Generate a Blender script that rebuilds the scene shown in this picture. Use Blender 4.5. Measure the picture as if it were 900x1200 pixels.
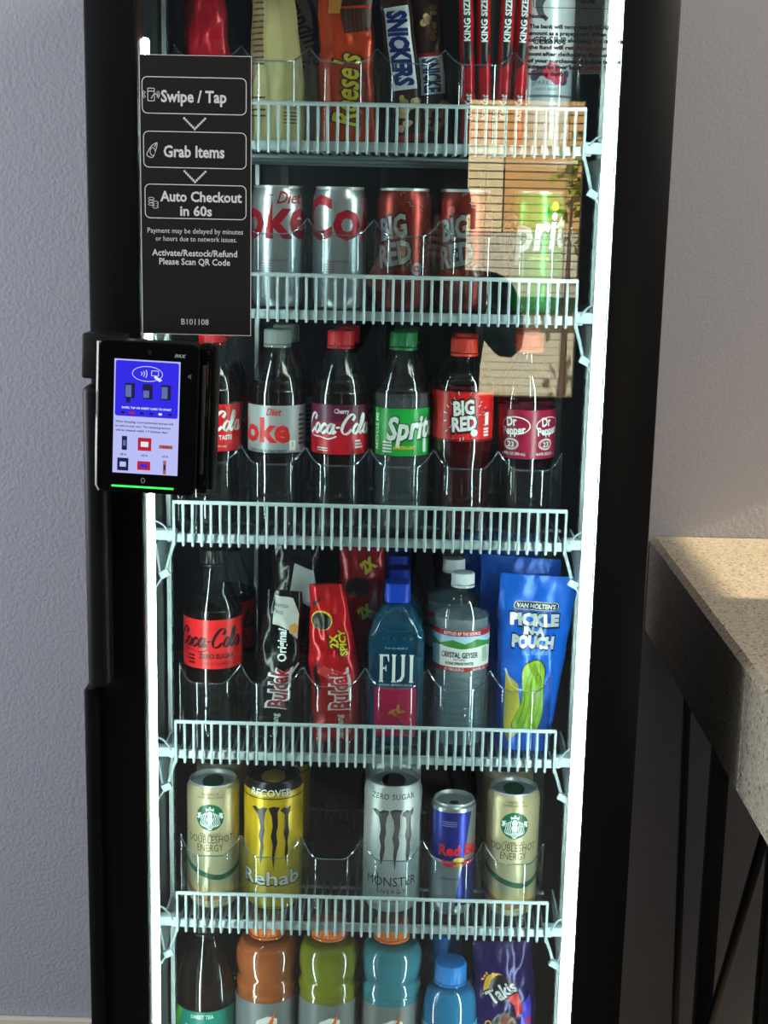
import bpy, bmesh, math, random
from mathutils import Vector, Matrix, noise
from mathutils.geometry import tessellate_polygon
for o in list(bpy.data.objects): bpy.data.objects.remove(o)
S = bpy.context.scene; COL = S.collection
random.seed(7)
# ---------------------------------------------------------------- camera, world, sun, lamps, exposure
cd = bpy.data.cameras.new('camera'); cam = bpy.data.objects.new('camera', cd); COL.objects.link(cam)
cd.sensor_width = 36; cd.lens = 50.1; cd.clip_start = .02
cam.matrix_world = Matrix(((0.999607, -0.02461, 0.013442, 0), (0.018172, 0.203406, -0.978926, -1.6), (0.021357, 0.978785, 0.203773, 1.55), (0, 0, 0, 1)))
S.camera = cam
w = bpy.data.worlds.new('sky'); S.world = w; w.use_nodes = True
w.node_tree.nodes['Background'].inputs[0].default_value = (.72, .82, 1, 1)
w.node_tree.nodes['Background'].inputs[1].default_value = .45
def lamp(name, kind, loc, aim, energy, col, **kw):
    l = bpy.data.lights.new(name, kind); l.energy = energy; l.color = col
    for k, v in kw.items(): setattr(l, k, v)
    o = bpy.data.objects.new(name, l); COL.objects.link(o); o.location = loc
    o.rotation_euler = (Vector(aim)-Vector(loc)).to_track_quat('-Z', 'Y').to_euler(); return o
lamp('sun', 'SUN', (0, 4, 8), (.6, -1.5, 0), 25, (1, .93, .8), angle=.009)
lamp('daylight', 'AREA', (-3.0, -.5, 1.7), (0, .2, 1.45), 112, (.91, .95, 1), shape='RECTANGLE', size=2.2, size_y=1.9)
lamp('ceiling_lamp', 'AREA', (1.5, -.9, 2.75), (1.35, -.3, .8), 42, (1, .91, .79), shape='RECTANGLE', size=1.2, size_y=.6)
lamp('low_sun_through_side_window', 'SPOT', (6.4, .56, 3.78), (.8, .56, 1.03), 6000, (1, .82, .54), spot_size=.5, spot_blend=.1, shadow_soft_size=.014)
S.view_settings.view_transform = 'Standard'; S.view_settings.look = 'None'
S.view_settings.exposure = 0; S.view_settings.gamma = 1; S.view_settings.use_curve_mapping = False
S.cycles.transparent_max_bounces = 48; S.cycles.max_bounces = 10; S.cycles.caustics_refractive = False; S.cycles.caustics_reflective = False
S.cycles.sample_clamp_indirect = 4; S.cycles.use_denoising = True

# ---------------------------------------------------------------- materials
def lin(c):
    r = [(x/255/12.92 if x/255 <= .04045 else ((x/255+.055)/1.055)**2.4) for x in c]
    return (r[0], r[1], r[2], 1)
def mat(name, col, rough=.5, metal=0, emit=None, es=0, coat=0, spec=.5, bump=None):
    m = bpy.data.materials.new(name); m.use_nodes = True; nt = m.node_tree; b = nt.nodes['Principled BSDF']
    b.inputs['Base Color'].default_value = lin(col); b.inputs['Roughness'].default_value = rough
    b.inputs['Metallic'].default_value = metal; b.inputs['Specular IOR Level'].default_value = spec
    b.inputs['Coat Weight'].default_value = coat; b.inputs['Coat Roughness'].default_value = .08
    if emit: b.inputs['Emission Color'].default_value = lin(emit); b.inputs['Emission Strength'].default_value = es
    if bump:
        n = nt.nodes.new('ShaderNodeTexNoise'); n.inputs['Scale'].default_value = bump[0]; n.inputs['Detail'].default_value = bump[2] if len(bump) > 2 else 3
        tc = nt.nodes.new('ShaderNodeTexCoord'); nt.links.new(tc.outputs['Object'], n.inputs['Vector'])
        bp = nt.nodes.new('ShaderNodeBump'); bp.inputs['Strength'].default_value = bump[1]; bp.inputs['Distance'].default_value = bump[3] if len(bump) > 3 else .005
        nt.links.new(n.outputs['Fac'], bp.inputs['Height']); nt.links.new(bp.outputs['Normal'], b.inputs['Normal'])
    return m
def speckle(m, cols, scale):
    nt = m.node_tree; b = nt.nodes['Principled BSDF']; v = nt.nodes.new('ShaderNodeTexVoronoi'); v.inputs['Scale'].default_value = scale
    tc = nt.nodes.new('ShaderNodeTexCoord'); nt.links.new(tc.outputs['Object'], v.inputs['Vector'])
    sp = nt.nodes.new('ShaderNodeSeparateColor'); nt.links.new(v.outputs['Color'], sp.inputs[0])
    r = nt.nodes.new('ShaderNodeValToRGB'); r.color_ramp.interpolation = 'CONSTANT'; nt.links.new(sp.outputs[0], r.inputs[0])
    e = r.color_ramp.elements
    e[0].position = 0; e[0].color = lin(cols[0][1]); e[1].position = cols[1][0]; e[1].color = lin(cols[1][1])
    for p, c in cols[2:]: k = e.new(p); k.color = lin(c)
    nt.links.new(r.outputs[0], b.inputs['Base Color']); return m
def clear(name, tint=(255, 255, 255), f0=.045, rough=.02, haze=0, hazecol=(220, 235, 240)):
    m = bpy.data.materials.new(name); m.use_nodes = True; nt = m.node_tree; nt.nodes.remove(nt.nodes['Principled BSDF'])
    N = nt.nodes.new; L = nt.links.new; out = nt.nodes['Material Output']
    t = N('ShaderNodeBsdfTransparent'); t.inputs[0].default_value = lin(tint)
    g = N('ShaderNodeBsdfGlossy'); g.inputs['Roughness'].default_value = rough; g.inputs[0].default_value = (1, 1, 1, 1)
    lw = N('ShaderNodeLayerWeight'); lw.inputs[0].default_value = .5
    p = N('ShaderNodeMath'); p.operation = 'POWER'; p.inputs[1].default_value = 5; L(lw.outputs['Facing'], p.inputs[0])
    a = N('ShaderNodeMath'); a.operation = 'MULTIPLY_ADD'; a.inputs[1].default_value = .8*(1-f0); a.inputs[2].default_value = f0; L(p.outputs[0], a.inputs[0])
    base = t
    if haze:
        d = N('ShaderNodeBsdfDiffuse'); d.inputs[0].default_value = lin(hazecol)
        mx = N('ShaderNodeMixShader'); mx.inputs[0].default_value = haze; L(t.outputs[0], mx.inputs[1]); L(d.outputs[0], mx.inputs[2]); base = mx
    ms = N('ShaderNodeMixShader'); L(a.outputs[0], ms.inputs[0]); L(base.outputs[0], ms.inputs[1]); L(g.outputs[0], ms.inputs[2]); L(ms.outputs[0], out.inputs[0])
    return m
_pm = {}
def ink(c, rough=.35, metal=0, coat=0):
    k = (tuple(c), rough, metal, coat)
    if k not in _pm: _pm[k] = mat('print_%02x%02x%02x' % tuple(c), c, rough, metal, coat=coat)
    return _pm[k]
WHITE = ink((232, 236, 236)); BLACK = ink((14, 14, 16)); SILVER = ink((190, 194, 198), .3, .8); RED = ink((205, 20, 32))
M_black = mat('black_powder_coat', (8, 9, 10), .4, spec=.25)
M_blackmatte = mat('black_plastic', (12, 12, 13), .45, spec=.35)
M_blackgloss = mat('black_gloss_plastic', (6, 6, 7), .08)
M_glass = clear('door_glass', (243, 250, 248), .082, .004)
M_pet = clear('clear_bottle_plastic', (240, 246, 248), .06, .04)
M_tray = clear('clear_tray_plastic', (246, 249, 250), .03, .03, .003)
M_edge = clear('tray_edge', (225, 232, 240), .12, .1, .22, (150, 165, 180))
M_wire = mat('white_coated_wire', (176, 191, 196), .4)
M_liner = mat('dark_liner', (40, 47, 52), .3, spec=.6)
M_liner2 = mat('dark_rear_liner', (26, 38, 48), .4, spec=.3)
M_led = mat('led_strip_light', (255, 255, 255), .5, emit=(236, 255, 250), es=47)
M_alu = mat('aluminium_channel', (190, 196, 198), .3, .9)
M_can = mat('can_aluminium', (196, 200, 202), .38, .55)
M_silverplastic = mat('satin_silver_plastic', (176, 176, 170), .35, .3)

# ---------------------------------------------------------------- 2D shapes (verts, faces)
_tc = bpy.data.curves.new('lettering', 'FONT'); _to = bpy.data.objects.new('lettering', _tc); COL.objects.link(_to)
_tcache = {}
def T(s, h=1, bold=0, shear=0, sx=1, space=1):
    k = (s, bold, shear, space)
    if k not in _tcache:
        _tc.body = s; _tc.size = 1; _tc.shear = shear; _tc.offset = bold; _tc.resolution_u = 2; _tc.space_character = space
        bpy.context.view_layer.update()
        me = bpy.data.meshes.new_from_object(_to.evaluated_get(bpy.context.evaluated_depsgraph_get()))
        _tcache[k] = ([(v.co.x, v.co.y) for v in me.vertices], [tuple(p.vertices) for p in me.polygons]); bpy.data.meshes.remove(me)
    V, F = _tcache[k]
    if not V: return [], []
    x0 = min(v[0] for v in V); x1 = max(v[0] for v in V); cx = (x0+x1)/2; c = .73
    return [((x-cx)*h/c*sx, (y-c/2)*h/c) for x, y in V], F
def width(sh): return max(v[0] for v in sh[0])-min(v[0] for v in sh[0])
def TW(s, wd, h, **k):
    a = T(s, h, **k); f = wd/max(width(a), 1e-6); return [(x*f, y) for x, y in a[0]], a[1]
def xf(sh, dx=0, dy=0, rot=0, sx=1, sy=1, skew=0):
    c, s = math.cos(rot), math.sin(rot); o = []
    for x, y in sh[0]:
        x, y = x*sx+skew*y, y*sy; o.append((x*c-y*s+dx, x*s+y*c+dy))
    return o, sh[1]
def poly(pts):
    return list(pts), [tuple(t) for t in tessellate_polygon([[Vector((p[0], p[1], 0)) for p in pts]])]
def rect(x0, y0, x1, y1): return [(x0, y0), (x1, y0), (x1, y1), (x0, y1)], [(0, 1, 2, 3)]
def ell(cx, cy, rx, ry=None, n=28):
    ry = ry or rx; return [(cx+rx*math.cos(2*math.pi*i/n), cy+ry*math.sin(2*math.pi*i/n)) for i in range(n)], [tuple(range(n))]
def ring(cx, cy, rx, ry, wd, n=32):
    a = ell(cx, cy, rx, ry, n)[0]; b = ell(cx, cy, rx-wd, ry-wd, n)[0]
    return a+b, [(i, (i+1) % n, n+(i+1) % n, n+i) for i in range(n)]
def rrpts(x0, y0, x1, y1, r, n=5):
    P = []
    for cx, cy, a in ((x1-r, y1-r, 0), (x0+r, y1-r, 90), (x0+r, y0+r, 180), (x1-r, y0+r, 270)):
        for i in range(n+1): t = math.radians(a+90*i/n); P.append((cx+r*math.cos(t), cy+r*math.sin(t)))
    return P
def rrect(x0, y0, x1, y1, r): p = rrpts(x0, y0, x1, y1, r); return p, [tuple(range(len(p)))]
def rrline(x0, y0, x1, y1, r, wd):
    a = rrpts(x0, y0, x1, y1, r); b = rrpts(x0+wd, y0+wd, x1-wd, y1-wd, max(r-wd, wd*.3)); n = len(a)
    return a+b, [(i, (i+1) % n, n+(i+1) % n, n+i) for i in range(n)]
def spline(P, n=6, closed=False):
    out = []; m = len(P)
    for i in range(m if closed else m-1):
        p0, p1, p2, p3 = (P[(i-1) % m], P[i], P[(i+1) % m], P[(i+2) % m]) if closed else (P[max(i-1, 0)], P[i], P[i+1], P[min(i+2, m-1)])
        for k in range(n):
            t = k/n
            out.append(tuple(.5*(2*b+(c-a)*t+(2*a-5*b+4*c-d)*t*t+(3*b-a-3*c+d)*t**3) for a, b, c, d in zip(p0, p1, p2, p3)))
    if not closed: out.append(tuple(P[-1]))
    return out
def stroke(P, wd, n=6, smooth=True, wmin=None, nib=.6, closed=False):
    Q = spline(P, n, closed) if smooth else list(P); m = len(Q); V = []; F = []
    for i, q in enumerate(Q):
        a = Q[max(i-1, 0)] if not closed else Q[i-1]; b = Q[min(i+1, m-1)] if not closed else Q[(i+1) % m]
        dx, dy = b[0]-a[0], b[1]-a[1]; l = math.hypot(dx, dy) or 1; dx, dy = dx/l, dy/l
        ww = wd if wmin is None else wmin+(wd-wmin)*abs(dy*math.cos(nib-1.05)-dx*math.sin(nib-1.05))**1.4
        V += [(q[0]-dy*ww/2, q[1]+dx*ww/2), (q[0]+dy*ww/2, q[1]-dx*ww/2)]
    for i in range(m-1 if not closed else m): j = (i+1) % m; F.append((2*i, 2*i+1, 2*j+1, 2*j))
    return V, F
def join(*sh):
    V = []; F = []
    for v, f in sh:
        n = len(V); V += v; F += [tuple(i+n for i in t) for t in f]
    return V, F
def fit(sh, wd, h):
    xs = [v[0] for v in sh[0]]; ys = [v[1] for v in sh[0]]; cx = (min(xs)+max(xs))/2; cy = (min(ys)+max(ys))/2
    fx = wd/(max(xs)-min(xs)); fy = h/(max(ys)-min(ys)); return [((x-cx)*fx, (y-cy)*fy) for x, y in sh[0]], sh[1]
def script_cola():
    W, wm = .34, .09; o = []
    def st(P, dx, cl=False): o.append(stroke([(x+dx+.22*y, y) for x, y in P], W, 6, True, wm, closed=cl))
    Cc = [(1.15, 1.35), (1.3, 1.75), (1.0, 2.0), (.55, 1.7), (.2, 1.0), (.15, .4), (.45, 0), (.85, .05), (1.25, .45)]
    oo = [(.4, 1.0), (.1, .65), (.1, .2), (.35, 0), (.65, .3), (.68, .75)]
    st(Cc, 0); st(oo, 1.35, True); st([(.7, .75), (.5, 1.0), (.15, .65), (.12, .2), (.4, 0), (.85, .35)], 2.15)
    st(oo, 3.0, True); st([(.72, 1.0), (.62, .3), (.75, 0), (1.05, .3)], 3.0); st([(0, .62), (.42, .66)], 4.0)
    st(Cc, 4.55); st(oo, 5.95, True); st([(.0, .35), (.4, 1.2), (.45, 1.85), (.25, 2.0), (.1, 1.4), (.08, .4), (.25, 0), (.6, .35)], 6.75)
    st(oo, 7.4, True); st([(.72, 1.0), (.62, .3), (.75, 0), (1.1, .4)], 7.4)
    o.append(stroke([(.55, -.02), (1.2, -.35), (2.2, -.38), (3.3, -.55), (4.2, -.25)], .2, 6, True, .05))
    return join(*o)
COLA = script_cola()

# ---------------------------------------------------------------- mesh builder
class MB:
    def __init__(s): s.v = []; s.f = []; s.m = []; s.mats = []
    def mi(s, m):
        if m not in s.mats: s.mats.append(m)
        return s.mats.index(m)
    def add(s, V, F, m):
        n = len(s.v); k = s.mi(m); s.v += [tuple(x) for x in V]
        for f in F: s.f.append(tuple(i+n for i in f)); s.m.append(k)
        return s
    def grid(s, fn, us, vs, m, cu=False):
        V = [fn(u, v) for v in vs for u in us]; nu = len(us); F = []
        for j in range(len(vs)-1):
            for i in range(nu if cu else nu-1):
                k = (i+1) % nu; F.append((j*nu+i, j*nu+k, (j+1)*nu+k, (j+1)*nu+i))
        return s.add(V, F, m)
    def lathe(s, P, m, n=40, c=(0, 0), caps=True, a0=0):
        A = [a0+2*math.pi*i/n for i in range(n)]
        V = [(c[0]+r*math.sin(a), c[1]-r*math.cos(a), z) for r, z in P for a in A]; F = []
        for j in range(len(P)-1):
            for i in range(n): k = (i+1) % n; F.append((j*n+i, j*n+k, (j+1)*n+k, (j+1)*n+i))
        if caps:
            if P[0][0] > 1e-6: F.append(tuple(reversed(range(n))))
            if P[-1][0] > 1e-6: F.append(tuple((len(P)-1)*n+i for i in range(n)))
        return s.add(V, F, m)
    def bm(s, b, m, M=None):
        b.verts.ensure_lookup_table()
        V = [(M @ v.co if M else v.co.copy()) for v in b.verts]; s.add(V, [tuple(v.index for v in f.verts) for f in b.faces], m); b.free(); return s
    def box(s, c, d, m, bev=0, rot=None, seg=2):
        b = bmesh.new(); bmesh.ops.create_cube(b, size=1)
        for v in b.verts: v.co = Vector((v.co.x*d[0], v.co.y*d[1], v.co.z*d[2]))
        if bev: bmesh.ops.bevel(b, geom=b.edges[:], offset=bev, segments=seg, affect='EDGES', profile=.5)
        b.verts.index_update(); M = Matrix.Translation(c)
        if rot: M = M @ rot
        return s.bm(b, m, M)
    def prism(s, P, a, b, m, ax='y'):
        n = len(P)
        def pt(p, t): return {'y': (p[0], t, p[1]), 'x': (t, p[0], p[1]), 'z': (p[0], p[1], t)}[ax]
        V = [pt(p, a) for p in P]+[pt(p, b) for p in P]; tri = tessellate_polygon([[Vector((p[0], p[1], 0)) for p in P]])
        F = [tuple(t) for t in tri]+[tuple(i+n for i in reversed(t)) for t in tri]+[(i, (i+1) % n, n+(i+1) % n, n+i) for i in range(n)]
        return s.add(V, F, m)
    def tube(s, P, r, m, n=8, closed=False):
        P = [Vector(p) for p in P]; k = len(P); V = []; F = []; up = None
        for i, p in enumerate(P):
            d = (P[(i+1) % k if closed else min(i+1, k-1)]-P[i-1 if closed else max(i-1, 0)]).normalized()
            if up is None: up = d.orthogonal().normalized()
            up = (up-d*up.dot(d)).normalized(); sd = d.cross(up); rr = r[i] if isinstance(r, (list, tuple)) else r
            V += [p+(up*math.cos(2*math.pi*j/n)+sd*math.sin(2*math.pi*j/n))*rr for j in range(n)]
        for i in range(k if closed else k-1):
            a, b = i*n, ((i+1) % k)*n
            for j in range(n): q = (j+1) % n; F.append((a+j, a+q, b+q, b+j))
        if not closed: F += [tuple(reversed(range(n))), tuple((k-1)*n+j for j in range(n))]
        return s.add(V, F, m)
    def decal(s, sh, mp, m, cu=0, cv=0):
        V, F = sh
        if not V: return s
        if cu or cv:
            b = bmesh.new(); vs = [b.verts.new((x, y, 0)) for x, y in V]
            for f in F:
                try: b.faces.new([vs[i] for i in f])
                except ValueError: pass
            for ax, c in ((0, cu), (1, cv)):
                if not c: continue
                lo = min(v[ax] for v in V); hi = max(v[ax] for v in V); k = math.floor(lo/c)+1
                while k*c < hi-1e-6:
                    no = Vector((1, 0, 0)) if ax == 0 else Vector((0, 1, 0))
                    bmesh.ops.bisect_plane(b, geom=b.verts[:]+b.edges[:]+b.faces[:], plane_co=no*(k*c), plane_no=no, dist=1e-7); k += 1
            b.verts.index_update(); V = [(v.co.x, v.co.y) for v in b.verts]; F = [tuple(v.index for v in f.verts) for f in b.faces]; b.free()
        return s.add([mp(u, v) for u, v in V], F, m)
    def build(s, name, parent=None, smooth=40, loc=None):
        me = bpy.data.meshes.new(name); me.from_pydata(s.v, [], s.f)
        for m in s.mats: me.materials.append(m)
        me.polygons.foreach_set('material_index', s.m)
        if smooth:
            me.polygons.foreach_set('use_smooth', [True]*len(me.polygons)); me.set_sharp_from_angle(angle=math.radians(smooth))
        me.update(); o = bpy.data.objects.new(name, me); COL.objects.link(o)
        if parent: o.parent = parent
        if loc: o.location = loc
        return o
def tag(o, label=None, cat=None, group=None, kind=None):
    for k, v in (('label', label), ('category', cat), ('group', group), ('kind', kind)):
        if v: o[k] = v
    return o
def empty(name, loc, label, cat, group=None, rz=0):
    o = bpy.data.objects.new(name, None); COL.objects.link(o); o.location = loc; o.rotation_euler = (0, 0, rz); o.empty_display_size = .02
    return tag(o, label, cat, group)
def dup(root, loc, label, rz=None):
    def cp(o, p):
        c = o.copy(); COL.objects.link(c); c.parent = p
        for ch in list(o.children): cp(ch, c)
        return c
    r = cp(root, None); r.location = loc; r['label'] = label
    if rz is not None: r.rotation_euler = (0, 0, rz)
    return r
def cylmap(r, e=.0004, z0=0, a0=0):
    rf = r if callable(r) else (lambda z: r); R0 = rf(z0)
    def f(u, v):
        a = a0+u/R0; q = rf(z0+v)+e; return (q*math.sin(a), -q*math.cos(a), z0+v)
    return f
def plane(y, x0=0, z0=0): return lambda u, v: (x0+u, y, z0+v)
def prof(P):
    def f(z):
        for (r0, a), (r1, b) in zip(P, P[1:]):
            if a <= z <= b and b > a: return r0+(r1-r0)*(z-a)/(b-a)
        return P[-1][0] if z > P[-1][1] else P[0][0]
    return f
# ---------------------------------------------------------------- the setting
M_wall = mat('lilac_grey_wall_paint', (160, 161, 170), .6, bump=(165, .4, 4, .003), spec=.3)
M_trim = mat('beige_trim', (196, 188, 172), .5)
M_floor = mat('grey_floor', (96, 92, 88), .5)
M_ceil = mat('ceiling_tiles', (205, 205, 200), .8)
def struct(name, b, **k): return tag(b.build(name, **k), kind='structure')
struct('wall_back', MB().box((0, .81, 1.4), (7, .12, 3.0), M_wall))
struct('baseboard_back', MB().box((0, .742, .053), (7, .014, .106), M_trim, .003))
struct('floor', MB().box((0, -1.3, -.05), (7, 4.3, .1), M_floor))
struct('ceiling', MB().box((0, -1.25, 2.95), (7, 4.3, .1), M_ceil))
M_wallf = mat('charcoal_wall_paint', (52, 54, 60), .7)
wf = MB()
for x0, x1, z0, z1 in ((-3.5, .165, 0, 2.9), (.6, 3.5, 0, 2.9), (.165, .6, 0, .915), (.165, .6, 1.96, 2.9)):
    wf.box(((x0+x1)/2, -3.36, (z0+z1)/2), (x1-x0, .12, z1-z0), M_wallf)
struct('wall_front', wf)
wn = MB(); M_winframe = mat('dark_window_frame', (46, 44, 46), .4)
for x0, x1, z0, z1 in ((.165, .19, .915, 1.96), (.575, .6, .915, 1.96), (.19, .575, .915, .945), (.19, .575, 1.935, 1.96)):
    wn.box(((x0+x1)/2, -3.33, (z0+z1)/2), (x1-x0, .05, z1-z0), M_winframe)
struct('window_1', wn)
bl = MB(); M_slat = mat('blind_slat', (150, 138, 118), .5)
z = .96
while z < 1.93: bl.box((.3825, -3.285, z), (.38, .022, .0016), M_slat, rot=Matrix.Rotation(.1, 4, 'X')); z += .0265
b = bl.build('venetian_blind'); tag(b, 'open horizontal blind mirrored in the cooler glass', 'blind')
bc = MB()
for x in (.25, .52): bc.tube([(x, -3.285, .95), (x, -3.285, 1.93)], .001, M_slat, 6)
bc.build('cord', b)
# outside the window
M_tan = mat('tan_brick_wall', (206, 162, 104), .8); M_cream = mat('cream_wall', (226, 208, 172), .8); M_conc = mat('pale_paving', (206, 186, 150), .9)
struct('ground_outside', MB().box((1, -9.5, -.1), (12, 12, .1), M_conc))
wr_ = MB()
for y0, y1, z0, z1 in ((-3.4, .44, 0, 2.9), (.44, .735, 0, 1.3), (.44, .735, 2.205, 2.9), (.735, .8, 0, 2.9)): wr_.box((2.95, (y0+y1)/2, (z0+z1)/2), (.1, y1-y0, z1-z0), M_wall)
struct('gobo_wall_right', wr_)  # unseen wall added as a gobo; its opening shapes the counter's sun patch
fa = MB(); fa.box((2.2, -9.5, 3.3), (3.0, .3, 3.7), M_tan); fa.box((1.0, -9.4, .72), (6, .5, 1.44), mat('grey_lower_wall', (190, 186, 172), .8))
fa.box((.2, -9.4, 3.3), (.95, .5, 3.7), M_cream); fa.box((1.2, -9.1, .92), (3.0, .1, .12), mat('dark_rail', (40, 60, 50), .5))
tag(fa.build('building'), 'tan building mirrored in the cooler glass', 'building')
tr = MB(); M_leaf = mat('yellow_green_leaves', (150, 150, 40), .7)
for i in range(80):
    p = Vector((random.gauss(1.1, .07), random.gauss(-8, .15), random.gauss(1.75, .22))); q = Vector((random.uniform(-1, 1), random.uniform(-1, 1), random.uniform(-1, 1))).normalized()*.05; r = q.orthogonal().normalized()*.03
    tr.add([p-q, p+r, p+q, p-r], [(0, 1, 2, 3)], M_leaf)
sh = tr.build('shrub', smooth=0); tag(sh, 'leafy shrub mirrored at the right of the cooler glass', 'shrub')
MB().tube([(1.05, -8, -.05), (1.05, -8, .9), (1.06, -8, 1.7)], [.03, .02, .008], mat('bark', (90, 70, 50), .8)).build('stem', sh)

# ---------------------------------------------------------------- counter on the right
M_stone = speckle(mat('speckled_stone', (150, 148, 142), .5), [(0, (160, 151, 136)), (.42, (174, 164, 146)), (.8, (192, 184, 168)), (.92, (92, 83, 70)), (.97, (134, 124, 108))], 330)
ct = empty('counter', (.417, .75, 0), 'grey speckled stone counter on black metal legs beside the cooler', 'counter')
sl = MB()
P = [(0, .869), (0, 1.023), (.008, 1.031), (1.6, 1.031), (1.6, .99), (.06, .99), (.06, .869)]
sl.prism(P, -.002, -1.25, M_stone, 'y').build('worktop', ct, 30)
lg = mat('black_leg_metal', (7, 7, 8), .4)
def leg(P, d, name='leg'):
    m = MB(); a = Vector(P[0]); b_ = Vector(P[1]); D = (b_-a); q = D.to_track_quat('Z', 'X').to_matrix().to_4x4()
    m.box((a+b_)/2, (d, d, D.length), lg, .002, q); return m.build(name, ct)
leg([(.085, -.25, .99), (.0865, -.25, 0)], .026); leg([(.068, -.03, .99), (.096, -.03, 0)], .012, 'brace')
leg([(.111, -.52, .99), (.111, -.52, 0)], .03); leg([(.09, -.29, .3), (.115, -.50, .83)], .012, 'brace')

# ---------------------------------------------------------------- the cooler
FX0, FX1, GX0, GX1 = -.357, .283, -.300, .2225
ZB, ZT, GB, GT = .10, 1.98, .2, 1.9
ck = empty('drinks_cooler', (-.037, .3, 0), 'tall black glass-door drinks cooler lit by white strips', 'cooler')
def part(b, name, parent=ck, **k):
    o = b.build(name, None, **k); o.parent = parent; o.matrix_parent_inverse = Matrix.Translation(-Vector(parent.location)) if parent is ck else Matrix(); return o
cb = MB(); IX0, IX1 = -.318, .242
cb.box((-.345, .35, 1.02), (.024, .58, 1.9), M_black, .003); cb.box((.267, .35, 1.02), (.024, .58, 1.9), M_black, .003)
cb.box((-.039, .63, 1.02), (.59, .02, 1.9), M_black); cb.box((-.039, .35, 1.955), (.59, .58, .03), M_black); cb.box((-.039, .35, .09), (.63, .58, .06), M_black)
part(cb, 'cabinet')
li = MB()
li.box((IX0-.006, .345, 1.03), (.012, .55, 1.8), M_liner); li.box((IX1+.006, .345, 1.03), (.012, .55, 1.8), M_liner)
li.box((-.038, .612, 1.03), (.56, .014, 1.8), M_liner2); li.box((-.038, .345, 1.932), (.56, .55, .014), M_liner); li.box((-.038, .345, .128), (.56, .55, .014), M_liner)
for x in (-.19, -.04, .11): li.box((x, .6, 1.03), (.012, .01, 1.78), M_liner)
li.box((-.23, .59, 1.03), (.006, .02, 1.78), M_alu)
part(li, 'liner')
df = MB()
for x0, x1, z0, z1 in ((FX0, GX0, ZB, ZT), (GX1, FX1, ZB, ZT), (GX0, GX1, ZB, GB), (GX0, GX1, GT, ZT)):
    df.box(((x0+x1)/2, .024, (z0+z1)/2), (x1-x0, .046, z1-z0), M_black, .003)
df.box((FX0+.002, .022, (ZB+ZT)/2), (.004, .03, ZT-ZB-.01), M_alu)
part(df, 'door_frame')
part(MB().box(((GX0+GX1)/2, .006, (GB+GT)/2), (GX1-GX0, .004, GT-GB), M_glass), 'glass_pane', smooth=0)
hd = MB()
hd.box((-.347, -.018, 1.183), (.026, .036, .352), M_blackmatte, .009, seg=4);
part(hd, 'handle')
part(MB().box((-.3615, .01, .55), (.016, .05, .9), M_black, .004), 'side_trim')
for x, sg_ in ((-.2955, -1), (.2125, 1)):
    a = MB(); a.box((x+sg_*.0125, .062, 1.05), (.003, .02, 1.66), M_alu, .0008)
    a = part(a, 'led_strip'); d = MB(); zt = 1.738 if x < 0 else 1.88; d.box((x+(-.0055 if x < 0 else .0065), .0585, (.22+zt)/2), (.0088, .012, zt-.22), M_led, .003); d = d.build('diffuser'); d.parent = a
    d.matrix_parent_inverse = Matrix()
    d.location = (0, 0, 0)
M_dot = mat('led_reflection_metal', (168, 178, 180), .35, .6)  # slotted strips modelled in place of the LED dots reflected on the liner
for x in (IX0+.006, IX1-.006):
    a = MB()
    a.box((x, .26, 1.05), (.006, .02, 1.7), M_dot)
    for k in range(68): a.box((x+(.0032 if x < 0 else -.0032), .26, .23+k*.025), (.002, .008, .013), M_liner)
    part(a, 'led_reflection')

# ---------------------------------------------------------------- shelves
DECK = dict(A=1.63, B=1.43, C=1.147, D=.858, E=.619, F=.316)
SX0, SX1 = -.287, .203
def make_shelf():
    r = empty('wire_shelf', (0, .14, 0), '', 'shelf', 'white wire shelves of the cooler')
    dk = MB(); n = 43
    fr = MB()
    for i in range(n):
        x = SX0+(SX1-SX0)*i/(n-1)
        fr.tube([(x, 0, .047), (x, 0, -.005), (x, .0012, -.0085), (x, .005, -.0085), (x, .009, -.0045)], .0018, M_wire, 6)
        dk.tube([(x, .009, -.0045), (x, .42, -.0045)], .0017, M_wire, 6)
    fr.tube([(SX0-.001, 0, .047), (SX1+.001, 0, .047)], .0025, M_wire, 8)
    dk.box(((SX0+SX1)/2, .0105, -.0008), (SX1-SX0+.02, .007, .0115), M_wire, .002)
    for y in (.14, .28, .41): dk.tube([(SX0-.01, y, -.0085), (SX1+.01, y, -.0085)], .0025, M_wire, 8)
    dk.build('deck', r); fr.build('front_rail', r)
    for s, x in ((-1, SX0), (1, SX1)):
        b = MB(); xo = x+s*.024
        b.prism([(.004, -.008), (.15, -.008), (.15, -.02), (.055, -.06), (.04, -.06)], xo-.0015, xo+.0015, M_wire, 'x')
        b.box((x+s*.012, .012, .003), (.03, .016, .014), M_wire, .003)
        b.tube([(x, .004, -.004), (x+s*.008, .012, -.028), (x+s*.013, .02, -.045)], .0022, M_wire)
        b.build('bracket', r)
        t = MB(); p = [(x+s*.006, .002, .006), (x+s*.016, .012, .015), (x+s*.03, .02, .019)]
        t.tube(spline(p, 4), .0014, M_wire, 6); t.build('cable_tie', r); t = MB(); t.box((x+s*.015, .018, -.05), (.013, .008, .0095), M_wire, .001, Matrix.Rotation(s*.5, 4, 'Y'))
        t.tube([(x+s*.015, .018, -.05), (x+s*.029, .02, -.072)], .0013, M_wire, 6)
        t.build('cable_tie', r)
    return r
sh0 = make_shelf(); first = True
SHLAB = dict(A='topmost white wire shelf, carrying the candy bars', B='white wire shelf carrying the tall soda cans', C='white wire shelf carrying the plastic soda bottles, below the cans',
             D='white wire shelf carrying the noodle packets and water bottles', E='white wire shelf carrying the energy drink cans', F='lowest white wire shelf, carrying the sports drinks')
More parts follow.
